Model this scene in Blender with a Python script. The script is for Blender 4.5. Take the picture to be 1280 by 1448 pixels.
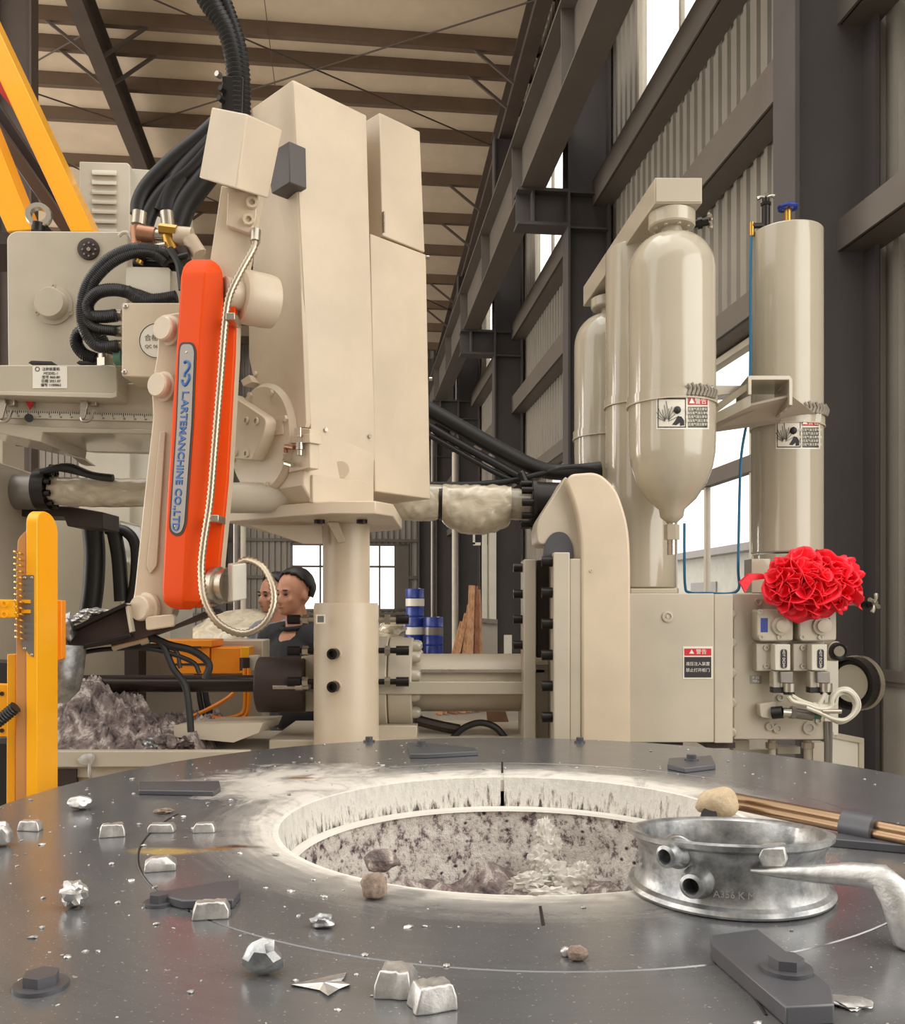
import bpy, bmesh, math, random
from mathutils import Vector, Matrix, noise
for o in list(bpy.data.objects): bpy.data.objects.remove(o)
C = bpy.context.scene.collection
SC = bpy.context.scene
V = Vector
R = random.Random(7)
# ------------------------------------------------------------------ camera
H = 1.6            # eye height
F = 1280.0         # focal length in photo pixels
HY = 858.0         # horizon row
cam = bpy.data.cameras.new('camera'); cam.sensor_width = 36; cam.lens = 36.0; cam.sensor_fit = 'HORIZONTAL'
cam.shift_y = (HY - 724) / 1280.0
cam.clip_start = 0.02
camo = bpy.data.objects.new('camera', cam); C.objects.link(camo)
camo.location = (0, 0, H); camo.rotation_euler = (math.pi / 2, 0, 0)
SC.camera = camo
# ------------------------------------------------------------------ world, light, exposure
SC.view_settings.view_transform = 'Standard'; SC.view_settings.look = 'None'
SC.view_settings.gamma = 1; SC.view_settings.use_curve_mapping = False
SC.view_settings.exposure = 0.17
w = bpy.data.worlds.new('world'); SC.world = w; w.use_nodes = True
bgn = w.node_tree.nodes['Background']
bgn.inputs[0].default_value = (1.0, 0.975, 0.93, 1); bgn.inputs[1].default_value = 1.75
TH = math.radians(6.46); CT, ST = math.cos(TH), math.sin(TH)
def B(a, d, z): return V((a * CT - d * ST, a * ST + d * CT, z))       # hall axes: a across, d along the hall
def area_light(name, loc, target, sx, sy, power, col):
    l = bpy.data.lights.new(name, 'AREA'); l.shape = 'RECTANGLE'; l.size = sx; l.size_y = sy
    l.energy = power; l.color = col
    o = bpy.data.objects.new(name, l); C.objects.link(o); o.location = loc
    o.rotation_euler = (V(target) - V(loc)).to_track_quat('-Z', 'Y').to_euler()
    return o
# daylight from the near right side window, then added fill lamps out of view
area_light('daylight_side_window', B(3.1, 0.6, 3.2), B(-.4, 3.3, 1.9), 3.6, 3.0, 76, (1.0, .945, .87))
area_light('added_left_fill', B(-7.0, -0.6, 3.6), B(-0.6, 3.6, 1.8), 4.5, 4.2, 96, (1.0, .95, .88))  # added lamp on the left, lifts the left-facing tower side; no door there
area_light('added_overhead_fill', B(-1.0, 4.0, 11.5), B(-0.6, 5.0, 0), 4.0, 7.0, 150, (1.0, .95, .88))  # added soft overhead lamp, stands in for skylights that are not modelled
area_light('added_hall_fill', B(-19, 17, 5.0), B(0, 19, 8), 14, 7, 2000, (1.0, .92, .82))  # added lamp out of view, brightens the far hall and ceiling
# ------------------------------------------------------------------ pixel helpers (rays of the measured camera)
def W(px, py, Y): return V(((px - 640) / F * Y, Y, H - (py - HY) / F * Y))
def onp(px, py, P0, n):
    d = V(((px - 640) / F, 1, -(py - HY) / F)); c = V((0, 0, H))
    return c + d * (V(n).dot(V(P0) - c) / V(n).dot(d))
def srgb(r, g, b):
    f = lambda c: (c / 255 / 12.92) if c / 255 <= .04045 else ((c / 255 + .055) / 1.055) ** 2.4
    return (f(r), f(g), f(b), 1)
# ------------------------------------------------------------------ materials
class NT:
    def __init__(s, name):
        s.m = bpy.data.materials.new(name); s.m.use_nodes = True; s.t = s.m.node_tree
        s.b = s.t.nodes['Principled BSDF']; s.out = s.t.nodes['Material Output']
    def n(s, typ, **k):
        nd = s.t.nodes.new('ShaderNode' + typ)
        for a, v in k.items():
            if a.startswith('i_'):
                nm = a[2:]
                nd.inputs[int(nm) if nm.isdigit() else nm].default_value = v
            else: setattr(nd, a, v)
        return nd
    def l(s, a, b): s.t.links.new(a, b); return b
    def co(s, scale=(1, 1, 1), out='Object'):
        tc = s.n('TexCoord'); mp = s.n('Mapping'); mp.inputs['Scale'].default_value = scale
        s.l(tc.outputs[out], mp.inputs[0]); return mp.outputs[0]
    def noise(s, scale, detail=4, rough=.55, vec=None, dist=0):
        nd = s.n('TexNoise'); nd.inputs['Scale'].default_value = scale; nd.inputs['Detail'].default_value = detail
        nd.inputs['Roughness'].default_value = rough; nd.inputs['Distortion'].default_value = dist
        s.l(vec if vec is not None else s.co(), nd.inputs['Vector']); return nd.outputs['Fac']
    def ramp(s, fac, stops):
        r = s.n('ValToRGB'); e = r.color_ramp.elements
        while len(e) < len(stops): e.new(.5)
        for x, (p, c) in zip(e, stops): x.position = p; x.color = c if len(c) == 4 else (*c, 1)
        s.l(fac, r.inputs[0]); return r.outputs[0]
    def math(s, op, a, b=None, clamp=False):
        m = s.n('Math', operation=op, use_clamp=clamp)
        for i, x in enumerate((a, b)):
            if x is None: continue
            if isinstance(x, (int, float)): m.inputs[i].default_value = x
            else: s.l(x, m.inputs[i])
        return m.outputs[0]
    def mix(s, f, a, b):
        m = s.n('Mix', data_type='RGBA')
        for i, x in ((0, f), (6, a), (7, b)):
            if isinstance(x, (int, float)): m.inputs[i].default_value = x
            elif isinstance(x, tuple): m.inputs[i].default_value = x
            else: s.l(x, m.inputs[i])
        return m.outputs[2]
    def bump(s, h, strength=.2, dist=.01):
        b = s.n('Bump'); b.inputs['Strength'].default_value = strength; b.inputs['Distance'].default_value = dist
        s.l(h, b.inputs['Height']); s.l(b.outputs[0], s.b.inputs['Normal'])
    def set(s, **k):
        for a, v in k.items():
            i = s.b.inputs[a.replace('_', ' ')]
            if hasattr(v, 'is_linked') or hasattr(v, 'links'): s.l(v, i)
            else: i.default_value = v
def g(v): return (v, v, v, 1)
def paint(name, col, rough=.38, metal=0, var=.10, bump=.04, bscale=220, coat=0):
    t = NT(name); c = srgb(*col)
    nz = t.noise(3.0, 5)
    lo = tuple(x * (1 - var) for x in c[:3]) + (1,); hi = tuple(min(1, x * (1 + var)) for x in c[:3]) + (1,)
    t.set(Base_Color=t.ramp(nz, [(.3, lo), (.7, hi)]), Metallic=metal, Coat_Weight=coat)
    t.set(Roughness=t.math('ADD', t.math('MULTIPLY', nz, .16), rough - .08))
    if bump: t.bump(t.noise(bscale, 2), bump, .002)
    return t.m
M = {}
M['beige'] = paint('warm beige machine paint', (206, 189, 165), .33, bump=.16, bscale=240)
M['beige_dim'] = paint('grey beige machine paint', (190, 179, 160), .36, bump=.06)
M['tank'] = paint('cream tank enamel', (178, 169, 150), .16, var=.04, bump=.02, bscale=40, coat=.4)
M['cab'] = paint('grey cabinet powder coat', (186, 176, 158), .42, bump=.05)
M['white'] = paint('off white enamel', (204, 198, 182), .35)
M['orange'] = paint('bright orange cover paint', (228, 76, 10), .5, var=.03, bump=.02)
M['orange'].node_tree.nodes['Principled BSDF'].inputs['Specular IOR Level'].default_value = .2
M['yellow'] = paint('amber yellow guard paint', (248, 172, 8), .32, var=.04, bump=.02, coat=.2)
M['yellow2'] = paint('orange yellow box paint', (236, 140, 20), .4)
M['red'] = paint('red paint', (196, 34, 34), .4)
M['rust'] = paint('brown grey steel beam', (92, 80, 72), .55)
M['steelgrey'] = paint('dark grey painted steel column', (80, 75, 74), .5, var=.08)
M['girder'] = paint('grey brown painted steel girder', (104, 96, 88), .5, var=.08)
M['purlin'] = paint('brown primer purlin', (116, 97, 80), .6)
M['black'] = paint('black rubber', (26, 24, 24), .45, var=.2)
M['blacksteel'] = paint('black oxide steel', (40, 36, 34), .33, metal=.5, var=.2)
M['darkbrown'] = paint('dark brown burnt steel', (58, 44, 40), .5, metal=.2, var=.2)
M['rod'] = paint('dark polished rod', (52, 44, 40), .25, metal=.6, var=.1, bump=0)
M['steel'] = paint('bright zinc steel', (190, 182, 168), .28, metal=.9, bump=.02)
M['brass'] = paint('brass fitting', (196, 150, 70), .3, metal=.85)
M['copper'] = paint('coppery fitting', (168, 120, 92), .35, metal=.6)
M['rodcopper'] = paint('bronze rod', (150, 124, 98), .25, metal=.9)
M['blue'] = paint('blue drum plastic', (28, 52, 140), .35)
M['bluepipe'] = paint('blue pneumatic tube', (40, 110, 150), .35)
M['green'] = paint('green gland', (80, 120, 100), .4)
M['skin'] = paint('skin', (196, 140, 112), .5, var=.05, bump=0)
M['hair'] = paint('black hair', (30, 27, 28), .5, var=.2, bump=.3, bscale=90)
M['shirtblack'] = paint('black shirt cloth', (34, 34, 38), .8, var=.15, bump=.3, bscale=120)
M['shirtgrey'] = paint('blue grey t-shirt cloth', (140, 144, 162), .8, var=.08, bump=.3, bscale=120)
M['trousers'] = paint('dark trousers cloth', (52, 52, 60), .8)
M['shoe'] = paint('black shoe leather', (28, 26, 26), .4)
M['cloth_red'] = paint('red silk cloth', (252, 34, 54), .45, var=.12, bump=.2, bscale=60)
M['card'] = paint('brown cardboard', (150, 116, 92), .8)
M['ink'] = paint('dark print ink', (44, 40, 44), .6, bump=0)
M['inkblue'] = paint('blue print ink', (36, 92, 160), .4, bump=0)
M['inkred'] = paint('red print ink', (196, 34, 50), .45, bump=0)
M['inkolive'] = paint('olive black print', (70, 68, 52), .5, bump=0)
M['paper'] = paint('white sticker vinyl', (226, 220, 206), .4, bump=0)
M['plate'] = paint('grey metal nameplate', (134, 128, 122), .35, metal=.5)
M['yellow_shaded'] = paint('shaded amber guard paint', (192, 132, 74), .35)  # guard yellow with the shade of its front face put into the colour
M['limewash'] = paint('white release coating', (216, 211, 202), .8, var=.12, bump=.4, bscale=40)
M['concrete'] = paint('concrete floor', (150, 144, 134), .5, var=.15)
M['ceil'] = paint('cream roof lining', (228, 208, 182), .7, var=.05)
M['sheet'] = paint('grey profiled wall sheet', (140, 133, 122), .5, var=.06)
M['sheetback'] = paint('dark grey profiled wall sheet', (140, 133, 125), .55, var=.06)
M['plaster'] = paint('pale plaster dado', (150, 142, 130), .7, var=.1)
M['frame'] = paint('pale aluminium window frame', (196, 186, 168), .4)
def mk_glass():
    t = NT('clear window glass'); t.set(Base_Color=(1, 1, 1, 1), Roughness=.02, IOR=1.1, Transmission_Weight=1.0); return t.m
M['glass'] = mk_glass()
def mk_film():
    t = NT('crinkled plastic film'); nz = t.noise(9, 3, .5, dist=1.2, vec=t.co((1, 1.6, 2)))
    t.set(Base_Color=t.ramp(nz, [(.3, srgb(176, 164, 142)), (.7, srgb(214, 203, 180))]), Roughness=.2, Coat_Weight=.6)
    t.bump(nz, .35, .012); return t.m
M['film'] = mk_film()
def mk_wood(name, c0, c1):
    t = NT(name); nz = t.noise(5, 5, vec=t.co((6, 6, .8)))
    t.set(Base_Color=t.ramp(nz, [(.3, srgb(*c0)), (.7, srgb(*c1))]), Roughness=.7); return t.m
M['wood'] = mk_wood('sawn plank wood', (150, 104, 70), (198, 152, 110))
M['wood2'] = mk_wood('reddish plank wood', (110, 64, 44), (160, 104, 76))
def mk_alu(name, lo, hi, rough, bs=30, bst=.4):
    t = NT(name); nz = t.noise(bs, 5, .65); n2 = t.noise(6, 3)
    t.set(Base_Color=t.ramp(nz, [(.3, srgb(*lo)), (.7, srgb(*hi))]), Metallic=.9,
          Roughness=t.math('ADD', t.math('MULTIPLY', n2, .3), rough - .15))
    t.bump(nz, bst, .004); return t.m
M['alu'] = mk_alu('fresh cast aluminium', (168, 167, 166), (222, 219, 214), .45)
M['alucast'] = mk_alu('mottled die cast aluminium', (116, 119, 122), (200, 200, 198), .38, 24, .3)
M['conduit'] = paint('flexible steel conduit', (176, 162, 142), .30, metal=.85, var=.05, bump=0)
def mk_slag(name, stops, sc=9, bst=.8):
    t = NT(name); nz = t.noise(sc, 7, .7, dist=.6)
    t.set(Base_Color=t.ramp(nz, stops), Roughness=.75, Metallic=.15); t.bump(t.noise(sc * 2.5, 6, .7), bst, .02); return t.m
M['slag'] = mk_slag('grey violet slag', [(.34, srgb(50, 42, 44)), (.44, srgb(112, 98, 96)), (.53, srgb(150, 136, 130)), (.60, srgb(208, 198, 190)), (.68, srgb(134, 118, 114))], 13)
M['paledross'] = mk_slag('pale crusted dross', [(.32, srgb(120, 106, 102)), (.46, srgb(190, 182, 174)), (.6, srgb(222, 217, 210))], 26, .7)
M['stone'] = mk_slag('burnt dross lump', [(.3, srgb(96, 80, 70)), (.6, srgb(168, 146, 130))], 40, .5)
# ------------------------------------------------------------------ mesh builder
ORG = {}
def rnd(pts, r, n=5):
    out = []; N = len(pts)
    for i in range(N):
        p0, p, p1 = (V(pts[i - 1]), V(pts[i]), V(pts[(i + 1) % N]))
        rr = r[i] if isinstance(r, (list, tuple)) else r
        if rr <= 0: out.append(tuple(p)); continue
        a, b = p0 - p, p1 - p
        k = min(rr, a.length * .49, b.length * .49)
        q0, q1 = p + a.normalized() * k, p + b.normalized() * k
        for j in range(n + 1):
            t = j / n; out.append(tuple(q0 * (1 - t) ** 2 + p * 2 * t * (1 - t) + q1 * t * t))
    return out
def spline(pts, n=6):
    P = [V(p) for p in pts]; P = [P[0] * 2 - P[1]] + P + [P[-1] * 2 - P[-2]]; out = []
    for i in range(1, len(P) - 2):
        for j in range(n):
            t = j / n
            out.append(.5 * ((2 * P[i]) + (P[i + 1] - P[i - 1]) * t + (2 * P[i - 1] - 5 * P[i] + 4 * P[i + 1] - P[i + 2]) * t * t
                             + (-P[i - 1] + 3 * P[i] - 3 * P[i + 1] + P[i + 2]) * t ** 3))
    out.append(P[-2]); return out
class MB:
    def __init__(s): s.v = []; s.f = []
    def add(s, vs, fs):
        k = len(s.v); s.v += [V(v) for v in vs]; s.f += [tuple(i + k for i in f) for f in fs]; return s
    def prism(s, pts, off):
        pts = [V(p) for p in pts]; n = len(pts); off = V(off)
        return s.add(pts + [p + off for p in pts],
                     [tuple(range(n)), tuple(range(2 * n - 1, n - 1, -1))] + [(i, n + i, n + (i + 1) % n, (i + 1) % n) for i in range(n)])
    def fp(s, px, Y, D): return s.prism([W(x, y, Y) for x, y in px], (0, D, 0))
    def pbox(s, x0, y0, x1, y1, Y, D): return s.fp([(x0, y0), (x1, y0), (x1, y1), (x0, y1)], Y, D)
    def box(s, c, sz, rot=0):
        c = V(c); m = Matrix.Rotation(rot, 3, 'Z'); x, y, z = (k / 2 for k in sz)
        vs = [c + m @ V((i * x, j * y, k * z)) for k in (-1, 1) for j in (-1, 1) for i in (-1, 1)]
        return s.add(vs, [(0, 2, 3, 1), (4, 5, 7, 6), (0, 1, 5, 4), (2, 6, 7, 3), (0, 4, 6, 2), (1, 3, 7, 5)])
    def bar(s, p0, p1, w, h, up=(0, 0, 1)):
        p0, p1 = V(p0), V(p1); d = (p1 - p0).normalized(); a = d.cross(V(up)).normalized(); b = a.cross(d)
        q = [a * w / 2 * i + b * h / 2 * j for i, j in ((-1, -1), (1, -1), (1, 1), (-1, 1))]
        return s.prism([p0 + x for x in q], p1 - p0)
    def ring(s, c, d, r, n):
        d = V(d).normalized(); a = d.orthogonal().normalized(); b = d.cross(a)
        return [V(c) + (a * math.cos(2 * math.pi * i / n) + b * math.sin(2 * math.pi * i / n)) * r for i in range(n)]
    def cyl(s, p0, p1, r0, r1=None, n=24, caps=True):
        p0, p1 = V(p0), V(p1); r1 = r0 if r1 is None else r1; d = p1 - p0
        vs = s.ring(p0, d, r0, n) + s.ring(p1, d, r1, n)
        fs = [(i, (i + 1) % n, n + (i + 1) % n, n + i) for i in range(n)]
        if caps: fs += [tuple(range(n - 1, -1, -1)), tuple(range(n, 2 * n))]
        return s.add(vs, fs)
    def tube(s, pts, r, n=8, sub=6, caps=True):
        P = spline(pts, sub) if sub else [V(p) for p in pts]; N = len(P); vs = []; fs = []
        t = (P[1] - P[0]).normalized(); a = t.orthogonal().normalized()
        for i, p in enumerate(P):
            t = (P[min(i + 1, N - 1)] - P[max(i - 1, 0)]).normalized()
            a = (a - t * a.dot(t)).normalized(); b = t.cross(a); rr = r(i / (N - 1)) if callable(r) else r
            vs += [p + (a * math.cos(2 * math.pi * k / n) + b * math.sin(2 * math.pi * k / n)) * rr for k in range(n)]
        for i in range(N - 1):
            fs += [(i * n + k, i * n + (k + 1) % n, (i + 1) * n + (k + 1) % n, (i + 1) * n + k) for k in range(n)]
        if caps: fs += [tuple(range(n - 1, -1, -1)), tuple(range((N - 1) * n, N * n))]
        return s.add(vs, fs)
    def ribbed(s, pts, r, pitch, amp, n=8):
        P = spline(pts, 24); L = [0]
        for i in range(1, len(P)): L.append(L[-1] + (P[i] - P[i - 1]).length)
        m = max(4, int(L[-1] / pitch * 2)); Q = []; j = 0
        for k in range(m + 1):
            x = L[-1] * k / m
            while j < len(L) - 2 and L[j + 1] < x: j += 1
            u = (x - L[j]) / max(1e-9, L[j + 1] - L[j]); Q.append(P[j].lerp(P[j + 1], u))
        return s.tube(Q, lambda t: r + (amp if int(round(t * m)) % 2 else -amp), n, 0)
    def lathe(s, base, prof, axis=(0, 0, 1), n=40, closed=False):
        d = V(axis).normalized(); vs = []; N = len(prof)
        for r, h in prof: vs += s.ring(V(base) + d * h, d, max(r, 1e-5), n)
        fs = [(i * n + k, i * n + (k + 1) % n, ((i + 1) % N) * n + (k + 1) % n, ((i + 1) % N) * n + k) for i in range(N if closed else N - 1) for k in range(n)]
        if not closed:
            if prof[0][0] > 1e-4: fs.append(tuple(range(n - 1, -1, -1)))
            if prof[-1][0] > 1e-4: fs.append(tuple(range((N - 1) * n, N * n)))
        return s.add(vs, fs)
    def blob(s, c, sz, seed=0, amp=.25, fr=2.0, sub=2, rot=None):
        bm = bmesh.new(); bmesh.ops.create_icosphere(bm, subdivisions=sub, radius=1); bm.verts.index_update()
        vs = []
        for v in bm.verts:
            p = v.co * (1 + amp * noise.noise(v.co * fr + V((seed * 3.1, seed * 1.7, seed))))
            p = V((p.x * sz[0], p.y * sz[1], p.z * sz[2]))
            if rot is not None: p = rot @ p
            vs.append(V(c) + p)
        fs = [tuple(v.index for v in f.verts) for f in bm.faces]; bm.free()
        return s.add(vs, fs)
    def build(s, name, mat, parent=None, bevel=0, smooth=38, origin=None, kind=None, label=None, seg=2, mods=None):
        base = ORG.get(parent.name, V((0, 0, 0))) if parent else V((0, 0, 0))
        if origin is None:
            lo = V([min(v[i] for v in s.v) for i in range(3)]); hi = V([max(v[i] for v in s.v) for i in range(3)])
            origin = V(((lo.x + hi.x) / 2, (lo.y + hi.y) / 2, lo.z))
        origin = V(origin)
        me = bpy.data.meshes.new(name); me.from_pydata([v - origin for v in s.v], [], s.f); me.validate()
        bm = bmesh.new(); bm.from_mesh(me); bmesh.ops.recalc_face_normals(bm, faces=bm.faces); bm.to_mesh(me); bm.free()
        if smooth:
            me.polygons.foreach_set('use_smooth', [True] * len(me.polygons)); me.set_sharp_from_angle(angle=math.radians(smooth))
        for m in (mat if isinstance(mat, (list, tuple)) else [mat]): me.materials.append(M[m] if isinstance(m, str) else m)
        o = bpy.data.objects.new(name, me); C.objects.link(o)
        if parent: o.parent = parent
        o.location = origin - base; ORG[o.name] = origin
        if bevel:
            bv = o.modifiers.new('bevel', 'BEVEL'); bv.width = bevel; bv.segments = seg; bv.limit_method = 'ANGLE'; bv.angle_limit = math.radians(40)
        if kind: o['kind'] = kind
        if label: o['label'] = label
        return o
def thing(name, label, cat, loc, group=None):
    o = bpy.data.objects.new(name, None); C.objects.link(o); o.location = loc; o.empty_display_size = .1
    o['label'] = label; o['category'] = cat
    if group: o['group'] = group
    ORG[o.name] = V(loc); return o
def tag(o, label, cat, group=None):
    o['label'] = label; o['category'] = cat
    if group: o['group'] = group
    return o
def struct(o): o['kind'] = 'structure'; return o
_bc = {}
def bolt(parent, p, d, r=.012, h=.012, kind='hex', mat='beige', name='bolt'):
    key = (round(r, 5), round(h, 5), kind, mat)
    if key not in _bc:
        mb = MB()
        if kind == 'hex': mb.cyl((0, 0, 0), (0, 0, h), r, n=6)
        elif kind == 'socket': mb.lathe((0, 0, 0), [(r, 0), (r, h), (r * .6, h), (r * .55, h * .45)], n=14)
        elif kind == 'washer': mb.cyl((0, 0, 0), (0, 0, h * .3), r * 1.5, n=16); mb.cyl((0, 0, h * .3), (0, 0, h), r, n=6)
        else: mb.lathe((0, 0, 0), [(r, 0), (r, h * .5), (r * .8, h * .85), (r * .4, h)], n=14)
        o = mb.build(name, mat, None, origin=(0, 0, 0)); _bc[key] = o.data; bpy.data.objects.remove(o)
    o = bpy.data.objects.new(name, _bc[key]); C.objects.link(o); o.parent = parent
    o.location = V(p) - ORG[parent.name]; o.rotation_euler = V(d).to_track_quat('Z', 'Y').to_euler()
    return o
def text(parent, body, P, xd, yd, size, mat, name='lettering', ext=.0004, align='CENTER', bold=0):
    cu = bpy.data.curves.new('t', 'FONT'); cu.body = body; cu.size = size; cu.align_x = align; cu.align_y = 'CENTER'; cu.extrude = ext; cu.offset = bold; cu.resolution_u = 3
    o = bpy.data.objects.new('t', cu); C.objects.link(o)
    dg = bpy.context.evaluated_depsgraph_get(); me = bpy.data.meshes.new_from_object(o.evaluated_get(dg)); bpy.data.objects.remove(o)
    xd, yd = V(xd).normalized(), V(yd); yd = (yd - xd * xd.dot(yd)).normalized(); zd = xd.cross(yd)
    me.transform(Matrix((xd, yd, zd)).transposed().to_4x4()); me.materials.clear(); me.materials.append(M[mat])
    o = bpy.data.objects.new(name, me); C.objects.link(o); o.parent = parent; o.location = V(P) - ORG[parent.name]; ORG[o.name] = V(P)
    return o
# ------------------------------------------------------------------ the hall
AW, DB = 3.4, 31.0                       # inner line of the side wall, far wall
def roof_z(d): return 12.75 - .09 * (d - 5.5)
def bb(mb, a0, a1, d0, d1, z0, z1):
    vs = [B(a, d, z) for z in (z0, z1) for d in (d0, d1) for a in (a0, a1)]
    return mb.add(vs, [(0, 2, 3, 1), (4, 5, 7, 6), (0, 1, 5, 4), (2, 6, 7, 3), (0, 4, 6, 2), (1, 3, 7, 5)])
def root(name, loc):
    o = bpy.data.objects.new(name, None); C.objects.link(o); o.location = loc; o['kind'] = 'structure'; ORG[o.name] = V(loc); return o
struct(bb(MB(), -26, AW + .3, -6.8, DB + .3, -.2, 0).build('floor', 'concrete'))
struct(bb(MB(), -26, AW + .3, -6.7, -6.5, 0, 11.5).build('wall_front', 'sheet'))
# roof: lining sheets, purlins across, rafters along
cl = MB(); cl.add([B(a, d, roof_z(d)) for d in (8.0, DB) for a in (-26, AW + .4)] + [B(a, d, roof_z(d) + .1) for d in (8.0, DB) for a in (-26, AW + .4)],
       [(0, 1, 3, 2), (4, 6, 7, 5), (0, 4, 5, 1), (2, 3, 7, 6), (0, 2, 6, 4), (1, 5, 7, 3)])
ceil = struct(cl.build('ceiling', 'ceil', origin=B(0, 8, 10)))
for d in (13.2, 14.7, 16.05, 16.75, 17.75, 18.8, 20.4, 22.1, 23.7, 25.4, 27.1, 28.8, 30.4):
    mb = MB(); z = roof_z(d)
    bb(mb, -26, AW, d - .035, d + .035, z - .24, z - .004); bb(mb, -26, AW, d - .035, d + .085, z - .25, z - .235)
    mb.build('purlin', 'purlin', ceil)
for a in (-12.2, -4.3, 3.05):
    mb = MB()
    for (w_, h0, h1) in ((.26, -.28, -.25), (.03, -.80, -.28), (.26, -.83, -.80)):
        vs = [B(a + i * w_ / 2, d, roof_z(d) + h) for h in (h0, h1) for d in (9.5, DB - .1) for i in (-1, 1)]
        mb.add(vs, [(0, 2, 3, 1), (4, 5, 7, 6), (0, 1, 5, 4), (2, 6, 7, 3), (0, 4, 6, 2), (1, 3, 7, 5)])
    mb.build('rafter', 'rust', ceil)
for a in (-4.3, 3.05):                    # fly braces from rafter to purlin, thin sag rods
    for d in (16.05, 16.75, 20.4, 22.1, 25.4, 27.1):
        for s in (-1, 1):
            if a > 0 and s > 0: continue
            MB().bar(B(a + s * .1, d, roof_z(d) - .8), B(a + s * .85, d, roof_z(d) - .22), .05, .05).build('fly_brace', 'rust', ceil)
for a0, d0, a1, d1 in ((-4.3, 18.8, 3.05, 14.7), (-4.3, 14.7, 3.05, 18.8), (-4.3, 20.4, 3.05, 27.1), (-4.3, 16.05, -8, 18.8), (-12, 14.7, -4.3, 18.8), (-4.3, 22.1, -10, 16.05)):
    MB().cyl(B(a0, d0, roof_z(d0) - .3), B(a1, d1, roof_z(d1) - .3), .016, n=6).build('tie_rod', 'rust', ceil)
for d in (17.3, 26.0):
    MB().bar(B(-1.4, d - 2.5, roof_z(d - 2.5) - .3), B(-1.4, d + 2.5, roof_z(d + 2.5) - .3), .012, .012).build('sag_rod', 'rust', ceil)
# profiled sheeting: one 1 m sheet mesh per height, copied
_sh = {}
def sheet(parent, p, xd, h, mat, pitch=.2, depth=.03):
    """a 1 m wide profiled sheet standing at p, running along xd; ribs towards the room"""
    key = (round(h, 3), mat)
    xd = V(xd).normalized(); nd = V((0, 0, 1)).cross(xd)
    if key not in _sh:
        pr = []
        for k in range(int(round(1 / pitch))):
            x = k * pitch; pr += [(x, 0), (x + .11, 0), (x + .125, depth), (x + .185, depth)]
        pr.append((1.0, 0)); n = len(pr)
        me = bpy.data.meshes.new('wall_sheet')
        vs = [(x, y, z) for z in (0, h) for x, y in pr]
        me.from_pydata(vs, [], [(i, i + 1, n + i + 1, n + i) for i in range(n - 1)]); me.materials.append(M[mat]); _sh[key] = me
    o = bpy.data.objects.new('wall_sheet', _sh[key]); C.objects.link(o); o.parent = parent; o.location = V(p) - ORG[parent.name]
    o.rotation_euler = (0, 0, math.atan2(xd.y, xd.x)); return o
WL = [(6.6, 9.6, 1.1, 3.9)]                                     # low windows (d0, d1, z0, z1)
WU = [(6.4, 10.2, 7.2, 10.3), (12.4, 16.4, 7.2, 9.6), (18.4, 22.2, 7.2, 9.4), (24.4, 28.0, 7.2, 9.2)]
WL += [(12.6, 15.6, 1.1, 3.9), (18.6, 21.6, 1.1, 3.9)]
wr = root('wall_right', B(AW, 5, 0))
bb(MB(), AW, AW + .24, -.5, DB, 0, 1.1).build('dado', 'plaster', wr)
bb(MB(), AW - .02, AW + .26, -.5, DB, 1.1, 1.13).build('ledge', 'girder', wr)
ed = B(0, 1, 0) - B(0, 0, 0)
dd = 2.4
while dd < DB:
    cuts = [(1.13, 13.0)]
    for (d0, d1, z0, z1) in WL + WU:
        if dd + .5 > d0 and dd + .5 < d1:
            cuts = [seg for (u, v_) in cuts for seg in ((u, min(v_, z0)), (max(u, z1), v_)) if seg[1] - seg[0] > .05] if True else cuts
    top = min(13.0, roof_z(dd))
    for u, v_ in cuts:
        v_ = min(v_, top)
        if v_ - u > .05: sheet(wr, B(AW + .05, dd, u), ed, v_ - u, 'sheet')
    dd += 1.0
for z0, z1 in ((1.13, 1.2), (3.92, 4.12), (5.40, 5.72), (6.85, 7.18), (10.35, 10.6)):
    mb = MB(); bb(mb, AW - .22, AW + .02, 2.4, DB, z0, z0 + .02) if z0 > 1.2 else None
    bb(mb, AW - .24 if z0 > 1.2 else AW - .03, AW - .21 if z0 > 1.2 else AW, 2.4, DB, z0, z1)
    mb.build('girt', 'girder', wr)
wi = 0
for (d0, d1, z0, z1) in WL + WU:
    wi += 1
    # snap to the sheet grid so the opening is filled exactly
    ks = [2.4 + k for k in range(40) if d0 < 2.4 + k + .5 < d1]; d0, d1 = ks[0], ks[-1] + 1
    r_ = root('window_%d' % wi, B(AW, d0, z0))
    mb = MB(); t = .06
    for (a, b_, c, e) in ((d0, d1, z0, z0 + t), (d0, d1, z1 - t, z1), (d0, d0 + t, z0, z1), (d1 - t, d1, z0, z1)): bb(mb, AW - .02, AW + .08, a, b_, c, e)
    mb.build('window_frame', 'frame', r_)
    n = 3
    for k in range(1, n):
        x = d0 + (d1 - d0) * k / n; bb(MB(), AW, AW + .05, x - .025, x + .025, z0, z1).build('mullion', 'frame', r_)
    if z0 < 2:
        zz = 2.82; bb(MB(), AW - .03, AW + .06, d0, d1, zz - .07, zz + .07).build('transom', 'girder', r_)
    for k in range(n):
        x0, x1 = d0 + (d1 - d0) * k / n, d0 + (d1 - d0) * (k + 1) / n
        bb(MB(), AW + .02, AW + .026, x0 + .02, x1 - .02, z0 + .05, z1 - .05).build('pane', 'glass', r_)
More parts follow.
